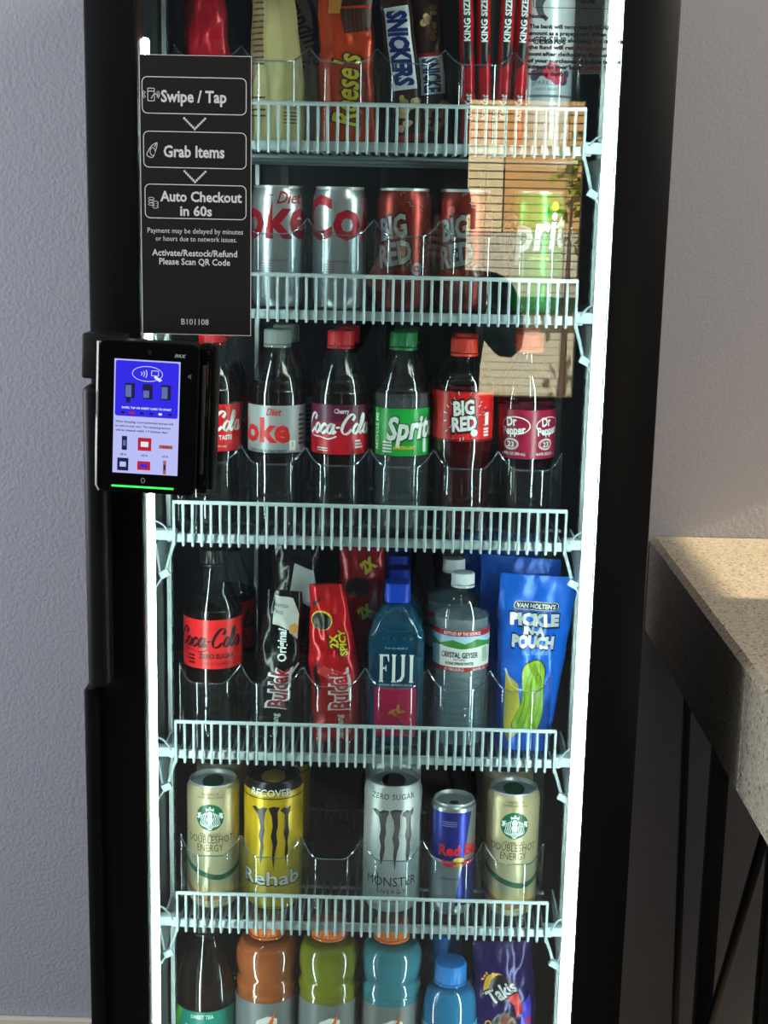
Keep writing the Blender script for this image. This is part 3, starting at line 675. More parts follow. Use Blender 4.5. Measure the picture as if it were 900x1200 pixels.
# square blue-capped water
M_blucap = capm('blue_square_cap', (22, 72, 206)); M_fijil = mat('blue_bottle_label', (16, 62, 120), .3); M_pink = mat('pink_flower_print', (196, 26, 78), .35)
M_blupet = clear('blue_tinted_bottle', (150, 206, 226), .06, .04, .3, (40, 118, 156))
def sq(r, z, k, n=40):
    o = []
    for i in range(n):
        a = 2*math.pi*i/n; c, s = math.cos(a), math.sin(a); e = k
        q = (abs(c)**e+abs(s)**e)**(-1/e); o.append((r*q*s, -r*q*c, z))
    return o
def fiji():
    rt = empty('water_bottle', (0, 0, 0), '', 'bottle', 'square blue-capped water bottles')
    P = [(.03, 0, 5), (.035, .004, 6), (.0365, .012, 7), (.0365, .147, 7), (.0345, .156, 6), (.029, .169, 5), (.021, .182, 3), (.0155, .188, 2), (.0135, .190, 2), (.0135, .1935, 2)]
    n = 40
    def ev(z):
        for (r0, a, k0), (r1, b, k1) in zip(P, P[1:]):
            if a <= z <= b and b > a: t = (z-a)/(b-a); return r0+(r1-r0)*t, k0+(k1-k0)*t
        return P[-1][0], 2
    V = []; F = []
    for r, z, k in P: V += sq(r, z, k)
    for j in range(len(P)-1): F += [(j*n+i, j*n+(i+1) % n, (j+1)*n+(i+1) % n, (j+1)*n+i) for i in range(n)]
    F.append(tuple(range(n)))
    MB().add(V, F, M_blupet).build('bottle_shell', rt, 35)
    bk = MB(); bk.box((0, .0362, .07), (.052, .0006, .11), M_fijil); bk.box((.0362, .004, .07), (.0006, .05, .11), M_fijil); bk.box((-.0362, .004, .07), (.0006, .05, .11), M_fijil)
    bk.build('back_label', rt)
    m = plane(-.0372, 0, 0); m2 = plane(-.0376, 0, 0); lb = MB()
    lb.decal(rrect(-.0275, .016, .0275, .083, .003), m, M_pink)
    F_ = [[(0, 0), (.006, 0), (.0047, .0015), (.0047, .0125), (.0075, .0125), (.0075, .0105), (.0085, .0105), (.0085, .0165), (.0075, .0165), (.0075, .0145), (.0047, .0145), (.0047, .025), (.009, .025), (.0105, .02), (.0115, .02), (.011, .0268), (0, .0268), (.0013, .0255), (.0013, .0015)]]
    I_ = [(0, 0), (.006, 0), (.0047, .0015), (.0047, .0253), (.006, .0268), (0, .0268), (.0013, .0253), (.0013, .0015)]
    J_ = [(-.002, .0), (.003, .001), (.0062, .006), (.0062, .0253), (.0075, .0268), (.0015, .0268), (.0028, .0253), (.0028, .006), (.001, .003), (-.002, .002)]
    x = -.0225
    for pp, adv in ((F_[0], .0135), (I_, .0085), (J_, .0105), (I_, .0075)):
        lb.decal(poly([(x+a*1.2, .0905+b*1.4) for a, b in pp]), m2, WHITE); x += adv*1.2
    lb.decal(xf(TW('From the islands of', .03, .0035, shear=.3), 0, .137), m2, ink((150, 190, 220)))
    lb.decal(xf(TW('NATURAL ARTESIAN WATER', .044, .0035), 0, .0868), m2, ink((190, 210, 225)))
    for a, b, c in ((-.004, .05, .6), (.004, .055, 1.5), (0, .046, 2.4), (.008, .05, .2)): lb.decal(xf(ell(0, 0, .006, .002, 10), a, b, c), m2, ink((196, 150, 70)))
    lb.decal(stroke([(0, .048), (.006, .036), (.014, .03)], .0015), m2, ink((60, 30, 40)))
    lb.decal(ring(.017, .024, .0062, .0062, .0012), m2, ink((60, 140, 90))); lb.decal(ell(.017, .024, .0045), m2, ink((120, 60, 80)))
    lb.build('label', rt)
    c = MB(); V = []
    for r, z, k in ((.0165, .1915, 4), (.0172, .194, 4), (.0165, .2145, 4), (.0155, .2165, 4), (.0001, .2167, 4)): V += sq(r, z, k)
    c.add(V, [(j*n+i, j*n+(i+1) % n, (j+1)*n+(i+1) % n, (j+1)*n+i) for j in range(4) for i in range(n)]+[tuple(reversed(range(n)))], M_blucap)
    c.build('cap', rt, 35); return rt
r = fiji()
for i, l in enumerate(('square blue-capped water bottle with pink flower print, frontmost of its row', 'second square blue-capped water bottle from the front', 'third square blue-capped water bottle from the front', 'rearmost square blue-capped water bottle')):
    loc = (-.0045, SY+.0385+i*.078, Z)
    if i == 0: r.location = loc; r['label'] = l
    else: dup(r, loc, l)
# spring water
C_wht = mat('white_cap', (225, 232, 236), .35)
PG = [(.027, 0), (.034, .004), (.0362, .015), (.0362, .105), (.0366, .112), (.0366, .162), (.0368, .172), (.0345, .186), (.0275, .200), (.0195, .208), (.0135, .2115), (.0125, .216)]
def lab_cg(b, L, z0, z1):
    zc = (z0+z1)/2; rd = ink((176, 24, 40))
    for v in ((.020, .0275), (-.0275, -.0215)): b.decal(rect(-.115, v[0], .115, v[1]), L(zc), rd, CUT)
    b.decal(rect(-.115, .010, .115, .020), L(zc), ink((170, 205, 230)), CUT)
    b.decal(poly([(-.06, .002), (-.06, .010), (-.045, .013), (-.03, .009), (-.012, .015), (.004, .010), (.02, .016), (.04, .011), (.06, .013), (.06, .002), (.03, .006), (0, .003), (-.03, .006)]), L(zc, 1), ink((60, 128, 50)), CUT)
    b.decal(xf(TW('CRYSTAL GEYSER', .05, .0075, bold=.025), -.003, -.005), L(zc, 1), ink((30, 34, 60)), CUT)
    b.decal(xf(TW('NATURAL', .016, .003), -.003, -.0112), L(zc, 1), ink((60, 64, 80)), CUT); b.decal(xf(TW('ALPINE SPRING WATER', .038, .0042, bold=.02), -.003, -.0165), L(zc, 1), ink((40, 40, 60)), CUT)
    b.decal(xf(TW('BOTTLED BY THE SOURCE', .05, .0042, bold=.02), 0, .0238), L(zc, 1), WHITE, CUT)
    b.decal(xf(TW('AT THE SOURCE', .026, .004, bold=.02), -.01, -.0245), L(zc, 1), WHITE, CUT); b.decal(xf(TW('16.9 FL OZ', .022, .004, bold=.02), .026, -.0245), L(zc, 1), WHITE, CUT)
    b.decal(rect(.028, -.018, .04, .006), L(zc, 1), WHITE, CUT)
    for q in range(5): b.decal(rect(.029+.002*q, -.016, .030+.002*q, .004), L(zc, 2), ink((60, 130, 80)), CUT)
r = bottle('water_bottle', 'clear spring water bottle with white cap and red-green label, in front', 'bottle', 'white-capped spring water bottles', (.0805, SY+.0375, Z), PG, M_water, .176, C_wht, (.0152, .0145), (.107, .162), lab_cg, mat('white_label', (230, 232, 230), .35), ribs=[.02+.0095*i for i in range(9)])
dup(r, (.071, SY+.115, Z), 'second white-capped spring water bottle from the front'); dup(r, (.0735, SY+.193, Z), 'rearmost white-capped spring water bottle')
# ---------------------------------------------------------------- lowest row
Z = BASE['F']
PGA = [(.034, 0), (.042, .006), (.0435, .02), (.0435, .1), (.0432, .163), (.0438, .1685), (.0438, .176), (.0408, .183), (.0405, .1875), (.0425, .196), (.0438, .208), (.0430, .222), (.0385, .233), (.0300, .2405), (.0235, .2435), (.0225, .2465)]
C_or = capm('orange_cap', (236, 122, 50))
def lab_g(b, L, z0, z1):
    c = ink((228, 228, 224))
    for a in (0,):
        b.decal(xf(TW('G', .036, .044, bold=.09), .002, 0), L(.118), ink((120, 122, 124)), CUT); b.decal(xf(TW('G', .034, .042, bold=.06), .002, 0), L(.118, 1), c, CUT)
        b.decal(poly([(.006, .012), (.016, .03), (.012, .008), (.018, .010), (.004, -.022), (.009, .001), (.003, 0)]), L(.118, 2), ink((236, 110, 30)), CUT)
M_lg = mat('grey_sports_label', (112, 116, 118), .4)
for x, c, nm, l in ((-.1755, (176, 94, 48), 'orange', 'orange sports drink bottle with orange cap, bottom shelf'), (-.0885, (132, 136, 36), 'lime', 'yellow-green sports drink bottle with orange cap, bottom shelf'), (-.0015, (66, 142, 160), 'blue', 'light blue sports drink bottle with orange cap, bottom shelf')):
    tint = clear(nm+'_bottle_plastic', (250, 250, 250), .06, .05)
    bottle('sports_drink_bottle', l, 'bottle', 'orange-capped sports drink bottles', (x, SY+.055, Z), PGA, mat(nm+'_sports_drink', c, .2, spec=.3), .238, C_or, (.0245, .021), (.05, .159), lab_g, M_lg, shell=tint)
PT = [(.03, 0), (.038, .006), (.041, .02), (.041, .14), (.0405, .16), (.037, .184), (.031, .206), (.0245, .226), (.019, .241), (.0175, .2475)]
def lab_tea(b, L, z0, z1):
    b.decal(rect(-.13, -.02, .13, .02), L(.122), ink((24, 128, 112)), CUT); b.decal(TW('SWEET TEA', .032, .006, bold=.02), L(.135, 1), WHITE, CUT)
    b.decal(TW('PURE LEAF', .05, .014, bold=.02), L(.115, 1), WHITE, CUT)
    b.decal(poly([(-.045, -.02), (-.03, .02), (-.05, .02), (-.06, -.02)]), L(.122, 1), ink((90, 180, 60)), CUT)
bottle('tea_bottle', 'dark sweet tea bottle with teal label, left end of the bottom shelf', 'bottle', None, (-.2615, SY+.055, Z), PT, mat('dark_tea', (34, 20, 12), .1), .215, C_black, (.02, .018), (.06, .143), lab_tea, mat('tea_label', (30, 60, 40), .4))
PK = [(.03, 0), (.037, .006), (.039, .02), (.039, .12), (.0385, .15), (.036, .168), (.029, .182), (.022, .187), (.0205, .190)]
C_blu = capm('ridged_blue_cap', (36, 130, 214))
def lab_k(b, L, z0, z1): b.decal(ell(0, 0, .026, .02), L(.118), WHITE, CUT)
r = bottle('sports_drink_bottle', 'light blue drink with ridged blue cap, frontmost, bottom shelf', 'bottle', 'ridged blue-capped drink bottles', (.0815, SY+.04, Z), PK, mat('light_blue_drink', (44, 130, 180), .2, spec=.3), .182, C_blu, (.0222, .026), (.05, .135), lab_k, mat('light_blue_label', (60, 160, 214), .3))
dup(r, (.0755, SY+.125, Z), 'blue-capped drink bottle standing behind the front ridged blue cap')
# ---------------------------------------------------------------- packets and pouches
def foil(name, c, rough=.26, metal=.25): return mat(name, c, rough, metal, bump=(45, .5, 2, .004))
def packet(name, label, cat, group, loc, W, H, T_, m, wf=None, sh=None, wr=.002, seed=0, art=None, rot=(0, 0, 0), seal=None, sealmat=None, thf=None, bend=None):
    wf = wf or (lambda t: 1); sh = sh or (lambda t: 0); bend = bend or (lambda t: 0)
    def F(u, v, e=0, side=-1):
        t = max(0, min(1, v/H)); q = min(1, abs(2*u/W))
        th = (1-q**3)**.6*(thf(t) if thf else min(1, (math.sin(math.pi*min(max(t, 0), 1))+.02)**.45))
        n = noise.noise(Vector((u*38+seed, v*26, side)))*wr*1.6+noise.noise(Vector((u*90, v*60+seed, side)))*wr*.7
        return (u*wf(t)+sh(t)+noise.noise(Vector((v*30, seed, 3)))*wr*.8, side*(T_/2*th+e)+n*min(1, th*2+.2)+bend(t), v)
    us = [W*(-.5+i/22) for i in range(23)]; vs = [H*i/40 for i in range(41)]
    b = MB(); b.grid(lambda u, v: F(u, v), us, vs, m); b.grid(lambda u, v: F(u, v, 0, 1), list(reversed(us)), vs, m)
    for s in (-1, 1): b.grid(lambda k, v: F(s*W/2, v, 0, -1 if k == 0 else 1), [0, 1], vs, m)
    b.grid(lambda u, k: F(u, 0, 0, -1 if k == 0 else 1), us, [0, 1], m); b.grid(lambda u, k: F(u, H, 0, -1 if k == 0 else 1), us, [0, 1], m)
    if art: art(b, lambda u0, v0, k=0: (lambda u, v: F(u0+u, v0+v, .0005+.0002*k)))
    o = b.build(name, None, 60); o.location = loc; o.rotation_euler = rot; tag(o, label, cat, group)
    if seal:
        s = MB()
        for z0 in seal:
            us2 = [W*(-.5+i/60) for i in range(61)]
            for sd in (-1, 1): s.grid(lambda u, v: (F(u, min(max(v, 0), H), 0, sd)[0], F(u, min(max(v, 0), H), 0, sd)[1]+sd*.0007+.0006*(round((u/W+.5)*60) % 2), v), us2, [z0, z0+.005, z0+.01], sealmat or m)
        s.build('seal', o, 20)
    return o
CB = .004
def vtxt(s, wd, h, **k): return xf(TW(s, wd, h, **k), 0, 0, math.pi/2)
# topmost shelf: candy
Z = BASE['A']-.001
def skit(b, F):
    b.decal(xf(TW('Skittles', .05, .017, bold=.04), 0, 0, .4), F(0, .075, 1), WHITE, CB, CB)
    for u, v, c in ((-.015, .03, (240, 200, 30)), (.008, .022, (240, 130, 30)), (.02, .035, (60, 160, 60)), (-.003, .04, (110, 50, 140)), (.018, .012, (240, 200, 30))): b.decal(ell(0, 0, .007, .0065, 14), F(u, v), ink(c, .2), CB, CB)
packet('candy_bag', 'shiny red candy bag with coloured dots above the black sign, in front', 'bag', 'red candy bags', (-.2485, .2, Z), .06, .19, .03, foil('shiny_red_foil', (206, 22, 44)), wf=lambda t: 1-.75*max(0, t-.35), wr=.004, seed=1, art=skit)
packet('candy_bag', 'dark red candy bag standing behind the shiny red one, left of its peak', 'bag', 'red candy bags', (-.262, .25, Z), .06, .22, .03, foil('dark_red_foil', (120, 14, 24)), wf=lambda t: 1-.3*t, wr=.004, seed=2)
def cookie(b, F):
    k = ink((90, 72, 50))
    b.decal(poly([(-.03, .05), (-.012, .09), (-.014, .165), (-.03, .16)]), F(-.002, .01), ink((176, 146, 106)), CB, CB)
    for q in range(11): b.decal(rect(-.012, -.0012, .006, .0012), F(-.02, .09+q*.007, 1), k, CB, CB)
    b.decal(xf(TW('chocolate chip', .03, .005), 0, 0), F(.014, .04), k, CB, CB)
    for q in range(4): b.decal(rect(-.014, -.0007, .014, .0007), F(.014, .034-q*.004), k, CB, CB)
    for q in range(4): b.decal(rect(-.011, -.001, .007, .001), F(-.02, .03+q*.007), k, CB, CB)
packet('cookie_packet', 'pale yellow cookie packet with a folded seam, next to the black sign', 'packet', None, (-.1655, .198, Z), .066, .205, .034, mat('pale_yellow_wrapper', (222, 200, 140), .4, bump=(40, .4, 2, .004)), wf=lambda t: 1-.5*max(0, t-.35), sh=lambda t: -.012*max(0, t-.35), wr=.003, seed=5, art=lambda b, F: (cookie(b, F), b.decal(poly([(-.006, 0), (.008, 0), (.012, .1), (.004, .19), (-.004, .19), (-.01, .12)]), F(.0, .005, 2), ink((232, 214, 150)), CB, CB)))
def granny(b, F):
    c = ink((44, 60, 110)); b.decal(xf(TW("Grandma's", .1, .026, bold=.02, shear=.3), 0, 0, -1.05), F(.012, .14), c, CB, CB); b.decal(xf(TW('Homestyle', .07, .012, shear=.3), 0, 0, -1.05), F(-.006, .12), c, CB, CB)
    b.decal(stroke([(.01, .19), (.022, .15), (.024, .1)], .006), F(0, 0), ink((30, 80, 160)), CB, CB)
packet('cookie_packet', 'white cookie packet with blue script, behind the pale yellow one', 'packet', None, (-.146, .245, Z), .07, .23, .03, mat('white_wrapper', (210, 208, 200), .35, bump=(40, .4, 2, .004)), wr=.003, seed=6, art=granny)
def reese(b, F):
    y = ink((240, 214, 50)); br = ink((60, 30, 14)); o = ink((226, 150, 60))
    b.decal(xf(TW("Reese's", .088, .034, bold=.07, shear=.25), 0, 0, 1.48), F(-.002, .062), br, CB, CB); b.decal(xf(TW("Reese's", .084, .031, bold=.02, shear=.25), 0, 0, 1.48), F(-.002, .062, 1), y, CB, CB)
    b.decal(vtxt('PEANUT BUTTER CUPS', .06, .005, bold=.03), F(.023, .055), br, CB, CB)
    b.decal(poly([(-.014, 0), (.016, .004), (.022, .03), (-.018, .028)]), F(.012, .127), br, CB, CB); b.decal(poly([(-.018, .0), (.02, .002), (.018, .012), (-.016, .012)]), F(.012, .158), br, CB, CB)
    for q in range(6): b.decal(rect(-.0006, -.0, .0006, .026), F(.001+q*.005, .129, 1), ink((98, 56, 30)), CB, CB)
    b.decal(poly([(-.012, 0), (.002, 0), (.004, .02), (-.012, .022)]), F(-.008, .15, 1), o, CB, CB)
packet('peanut_butter_cup_packet', 'orange peanut-butter cup packet with yellow script, topmost shelf', 'packet', None, (-.0785, .198, Z), .066, .2, .026, foil('orange_wrapper', (222, 74, 30)), wr=.0025, seed=8, art=reese, rot=(0, -.03, 0))
def snick(b, F, dim=0):
    bl_, wh = ink((24, 40, 120)), WHITE; rd = ink((170, 30, 36))
    b.decal(rect(-.0145, -.048, .0145, .048), F(0, .112), wh, CB, CB); b.decal(rect(-.0125, -.046, .0125, .046), F(0, .112, 1), rd if dim == 2 else wh, CB, CB)
    b.decal(xf(TW('SNICKERS', .088, .0225, bold=.06, shear=.15), 0, 0, -math.pi/2), F(0, .112, 2), bl_, CB, CB)
    rnd = random.Random(4)
    for q in range(14): b.decal(xf(ell(0, 0, rnd.uniform(.003, .006), rnd.uniform(.003, .005), 9)), F(rnd.uniform(-.013, .013), rnd.uniform(.018, .055)), ink(rnd.choice([(206, 168, 112), (176, 130, 80), (222, 196, 150)])), CB, CB)
    b.decal(rect(-.016, -.004, .016, .004), F(0, .008), rd, CB, CB)
M_snick = foil('brown_wrapper', (58, 34, 24), .28)
packet('chocolate_bar', 'brown nougat bar with large blue lettering on white, left of the pair', 'candy bar', 'brown nougat bars', (.0, .19, Z), .037, .185, .02, M_snick, wr=.002, seed=11, art=snick, rot=(0, -.15, 0))
def snick2(b, F):
    rnd = random.Random(6)
    for q in range(22): b.decal(ell(0, 0, rnd.uniform(.003, .0065), rnd.uniform(.003, .005), 9), F(rnd.uniform(-.013, .013), rnd.choice([rnd.uniform(.115, .165), rnd.uniform(.02, .05)])), ink(rnd.choice([(206, 168, 112), (176, 130, 80), (150, 104, 60)])), CB, CB)
    b.decal(rect(-.0145, -.022, .0145, .022), F(0, .083), WHITE, CB, CB); b.decal(xf(TW('SNICKE', .04, .02, bold=.045), 0, 0, -math.pi/2), F(0, .083, 2), ink((30, 60, 120)), CB, CB)
    b.decal(rect(-.015, -.002, .015, .002), F(0, .107), ink((170, 30, 36)), CB, CB)
packet('chocolate_bar', 'brown nougat bar with peanut picture, right of the pair, partly behind', 'candy bar', 'brown nougat bars', (.031, .214, Z), .038, .195, .02, M_snick, wr=.002, seed=12, art=snick2, rot=(0, -.11, 0))
def king(b, F):
    b.decal(poly([(-.008, .085), (.008, .1), (.008, .195), (-.008, .195)]), F(0, 0), ink((18, 15, 16)), CB, CB)
    b.decal(vtxt('KING SIZE', .05, .0075, bold=.035), F(0, .145, 1), WHITE, CB, CB)
    b.decal(vtxt('Kit Kat', .03, .008, bold=.03, shear=.2), F(0, .045, 1), WHITE, CB, CB)
M_king = foil('red_bar_wrapper', (212, 24, 36), .25)
for i, (x, y, ry, l) in enumerate(((.0685, .188, -.05, 'first king size red bar from the left'), (.088, .194, -.04, 'second king size red bar from the left'), (.107, .188, .02, 'third king size red bar from the left'), (.125, .194, .03, 'rightmost king size red bar, next to the pale can'))):
    packet('chocolate_bar', l, 'candy bar', 'king size red bars', (x, y, Z), .0175, .21, .024, M_king, wr=.0008, seed=20+i, art=king, rot=(0, ry, 0))
def cel(b, L):
    k = ink((44, 46, 50))
    b.decal(TW('CELSIUS', .042, .0085, bold=.03), L(.122), k, CUT)
    b.decal(stroke([(.018, .03), (.012, .02), (-.004, .012), (-.014, 0), (-.012, -.012), (-.004, -.02)], .011, 6, True, .004), L(.165), ink((70, 72, 76)), CUT)
    b.decal(stroke([(.018, .03), (.006, .019), (-.008, .01)], .011, 6, True, .005), L(.165, 1), ink((206, 30, 60)), CUT)
    for u, v, r_, c in ((-.017, 0, .007, (50, 54, 80)), (-.01, .004, .006, (60, 64, 92)), (.004, .004, .011, (214, 30, 66)), (.012, -.003, .009, (226, 50, 84)), (.02, -.006, .006, (52, 56, 84)), (.024, .002, .005, (60, 64, 92))): b.decal(ell(u, v, r_, r_*.9, 16), L(.082, 0 if c[0] < 100 else 1), ink(c), CUT)
    b.decal(TW('SPARKLING', .04, .006), L(.0735), ink((90, 94, 98)), CUT); b.decal(TW('WILD BERRY', .03, .0035), L(.066), ink((90, 94, 98)), CUT)
    b.decal(rect(-.11, -.0015, .11, .0015), L(.058), ink((110, 112, 116)), CUT)
    b.decal(TW('LIVE FIT', .025, .006), L(.045), ink((120, 120, 124)), CUT); b.decal(TW('12 FL OZ', .025, .0035), L(.026), ink((120, 120, 124)), CUT)
can('sparkling_drink_can', 'pale slim sparkling drink can with berries, right end of topmost shelf', 'can', None, (.1605, .208, BASE['A']), .0318, .2, mat('pale_grey_can', (212, 216, 218), .35, .25), cel)
# noodle packets, pickle pouches
Z = BASE['D']-.001
def noodle(red):
    def art(b, F):
        w_, r_ = WHITE, ink((150, 22, 46)); bl_ = ink((14, 12, 13)); ye = ink((226, 196, 40))
        b.decal(vtxt('Buldak', .06, .026, bold=.09), F(.004, .077), w_, CB, CB); b.decal(vtxt('Buldak', .057, .0235, bold=.03), F(.004, .077, 1), ink((206, 24, 40)) if red else r_, CB, CB)
        b.decal(vtxt('Samyang', .036, .009, bold=.015), F(.003, .022), w_, CB, CB)
        if red:
            [(b.decal(vtxt(t, wd+.003, h+.002, bold=.1), F(u, v), bl_, CB, CB), b.decal(vtxt(t, wd, h, bold=.04), F(u, v, 1), ye, CB, CB)) for t, wd, h, u, v in (('2X', .018, .012, .004, .142), ('SPICY', .034, .0105, .017, .14))]
            b.decal(ell(0, 0, .018, .013, 20), F(-.012, .17), ye, CB, CB); b.decal(ell(0, 0, .016, .0115, 20), F(-.0125, .169, 1), bl_, CB, CB)
            b.decal(poly([(-.01, 0), (.0, .01), (.016, .0), (.004, -.012)]), F(-.012, .1), ink((230, 70, 60)), CB, CB)
            b.decal(poly([(-.028, 0), (-.02, .02), (-.022, .05), (-.028, .04)]), F(0, .06), bl_, CB, CB); b.decal(poly([(-.028, 0), (-.008, .016), (-.028, .008)]), F(0, .185), bl_, CB, CB)
        else:
            b.decal(vtxt('Original', .044, .012, bold=.03), F(.003, .135), w_, CB, CB)
            b.decal(poly([(-.014, 0), (.012, -.006), (.022, -.02), (.022, .012), (.012, .034), (-.016, .036)]), F(.002, .163), ink((196, 198, 194), .3), CB, CB)
            b.decal(xf(TW('Nutrition', .022, .0055), 0, 0, -.1), F(-.004, .188, 1), bl_, CB, CB); b.decal(xf(TW('Facts', .014, .0055), 0, 0, -.1), F(-.006, .18, 1), bl_, CB, CB)
            b.decal(ell(0, 0, .006, .007, 12), F(.018, .158, 1), ink((214, 160, 60)), CB, CB)
            b.decal(stroke([(0, 0), (.006, .012), (.01, .02)], .003), F(.016, .09), ink((190, 190, 190)), CB, CB)
    return art
M_nb = foil('black_foil', (18, 18, 20), .22); M_nr = foil('bright_red_foil', (206, 24, 32), .24); M_nd = foil('deep_red_foil', (150, 16, 26), .26)
def noodleback(col, wpatch):
    def art(b, F):
        if wpatch: b.decal(poly([(-.01, 0), (.02, -.02), (.026, 0), (.02, .03), (-.006, .04)]), F(.006, .19), ink((190, 192, 190), .3), CB, CB)
        else:
            for v in (.168, .23): b.decal(xf(TW('2X', .02, .014, bold=.08), 0, 0, .6), F(.008, v, 1), ink((206, 180, 50)), CB, CB)
            b.decal(ell(0, 0, .016, .014, 18), F(-.004, .2), ink((16, 12, 12)), CB, CB)
        b.decal(vtxt('Buldak', .056, .022, bold=.03), F(.01, .1), ink((120, 30, 40) if wpatch else (120, 60, 60)), CB, CB)
    return art
packet('noodle_packet', 'black noodle packet with maroon vertical lettering, in front', 'packet', 'black noodle packets', (-.1685, .2, Z), .056, .205, .034, M_nb, wf=lambda t: 1-.25*max(0, t-.65)*2, sh=lambda t: .006*t, wr=.004, seed=31, art=noodle(False), rot=(0, .05, 0))
packet('noodle_packet', 'black noodle packet standing taller behind the front black one', 'packet', 'black noodle packets', (-.1535, .256, Z), .064, .262, .034, M_nb, sh=lambda t: .012*t, wr=.004, seed=32, art=noodleback(0, True))
packet('noodle_packet', 'bright red noodle packet with white-edged vertical lettering, in front', 'packet', 'red noodle packets', (-.0795, .2, Z), .066, .215, .036, M_nr, wf=lambda t: 1-.35*max(0, t-.5)*2, sh=lambda t: -.014*max(0, t-.3), wr=.004, seed=33, art=noodle(True), rot=(0, -.04, 0))
packet('noodle_packet', 'deep red noodle packet standing taller behind the bright red one', 'packet', 'red noodle packets', (-.0605, .256, Z), .06, .262, .034, M_nd, sh=lambda t: .008*t, wr=.004, seed=34, art=noodleback(0, False))
def pickle(b, F):
    k = ink((14, 26, 60)); s = ink((214, 220, 222), .3, .3); ye = ink((206, 184, 60))
    b.decal(rrect(-.032, -.0062, .032, .0062, .006), F(.0, .191), k, CB, CB); b.decal(rrline(-.031, -.0055, .031, .0055, .0055, .0006), F(0, .191, 1), WHITE, CB, CB); b.decal(TW("VAN HOLTEN'S", .054, .0062, bold=.03), F(0, .191, 2), WHITE, CB, CB)
    for t, wd, h, v in (('PICKLE', .07, .0145, .1735), ('IN-A', .03, .0095, .159), ('POUCH', .062, .015, .1445)): b.decal(TW(t, wd+.003, h+.003, bold=.1), F(-.001, v), k, CB, CB); b.decal(TW(t, wd, h, bold=.07), F(-.001, v, 1), s, CB, CB)
    b.decal(TW('DILL FLAVOR', .04, .005), F(.002, .1295), ink((130, 170, 220)), CB, CB)
    b.decal(poly([(-.04, .1), (-.02, .088), (-.012, .05), (-.002, .03), (-.03, .01), (-.04, .03)]), F(0, 0), ye, CB, CB)
    b.decal(stroke([(-.04, .105), (-.03, .085), (-.012, .08)], .004, 6, True, .001), F(0, 0, 1), ink((226, 226, 200)), CB, CB)
    P = [(.004, .113), (-.008, .106), (-.009, .085), (-.007, .06), (-.014, .04), (-.018, .026), (-.008, .018), (.008, .02), (.018, .028), (.021, .05), (.018, .08), (.018, .1), (.012, .111)]; P = [(x*1.3-.002, y+.006) for x, y in P]
    G1, G2, G0 = ink((150, 186, 40)), ink((96, 134, 24)), ink((30, 50, 14))
    b.decal(poly(spline([(x*1.06, .066+(y-.066)*1.03) for x, y in P], 4, True)), F(0, 0, 2), G0, CB, CB); b.decal(poly(spline(P, 4, True)), F(0, 0, 3), G1, CB, CB)
    for q in range(4): b.decal(stroke([(.004+q*.003, .115), (-.007+q*.008, .086), (-.007+q*.0085, .061), (-.016+q*.009, .034)], .0012), F(0, 0, 4), G2, CB, CB)
    rnd = random.Random(2)
    for q in range(12): b.decal(xf(stroke([(0, 0), (.001, .002), (.0025, .0022)], .0008, 3), rnd.uniform(-.006, .016), rnd.uniform(.03, .1)), F(0, 0, 5), G0, CB, CB)
M_pp = foil('blue_pouch_foil', (22, 106, 226), .28, .15)
pw = lambda t: .72+.28*max(0, t-.1)/.9
th_ = lambda t: (1-t)**.7+.06
pk = packet('pickle_pouch', 'bright blue pickle pouch with white lettering, frontmost', 'pouch', 'blue pickle pouches', (.1665, .208, Z), .104, .23, .06, M_pp, wf=pw, sh=lambda t: .006*t, wr=.003, seed=41, art=pickle, rot=(-.03, .035, 0), thf=th_)
def plain(b, F): b.decal(TW('PICKLE', .06, .014, bold=.06), F(0, .165), ink((150, 170, 200)), CB, CB)
packet('pickle_pouch', 'blue pickle pouch just behind the frontmost one', 'pouch', 'blue pickle pouches', (.153, .272, Z), .11, .24, .05, M_pp, wf=pw, wr=.003, seed=42, art=plain, rot=(0, .05, 0), thf=th_, sh=lambda t: -.004)
packet('pickle_pouch', 'rearmost blue pickle pouch, its top under the shelf above', 'pouch', 'blue pickle pouches', (.146, .335, Z), .11, .26, .05, M_pp, wf=pw, wr=.003, seed=43, rot=(0, -.03, 0), thf=th_)
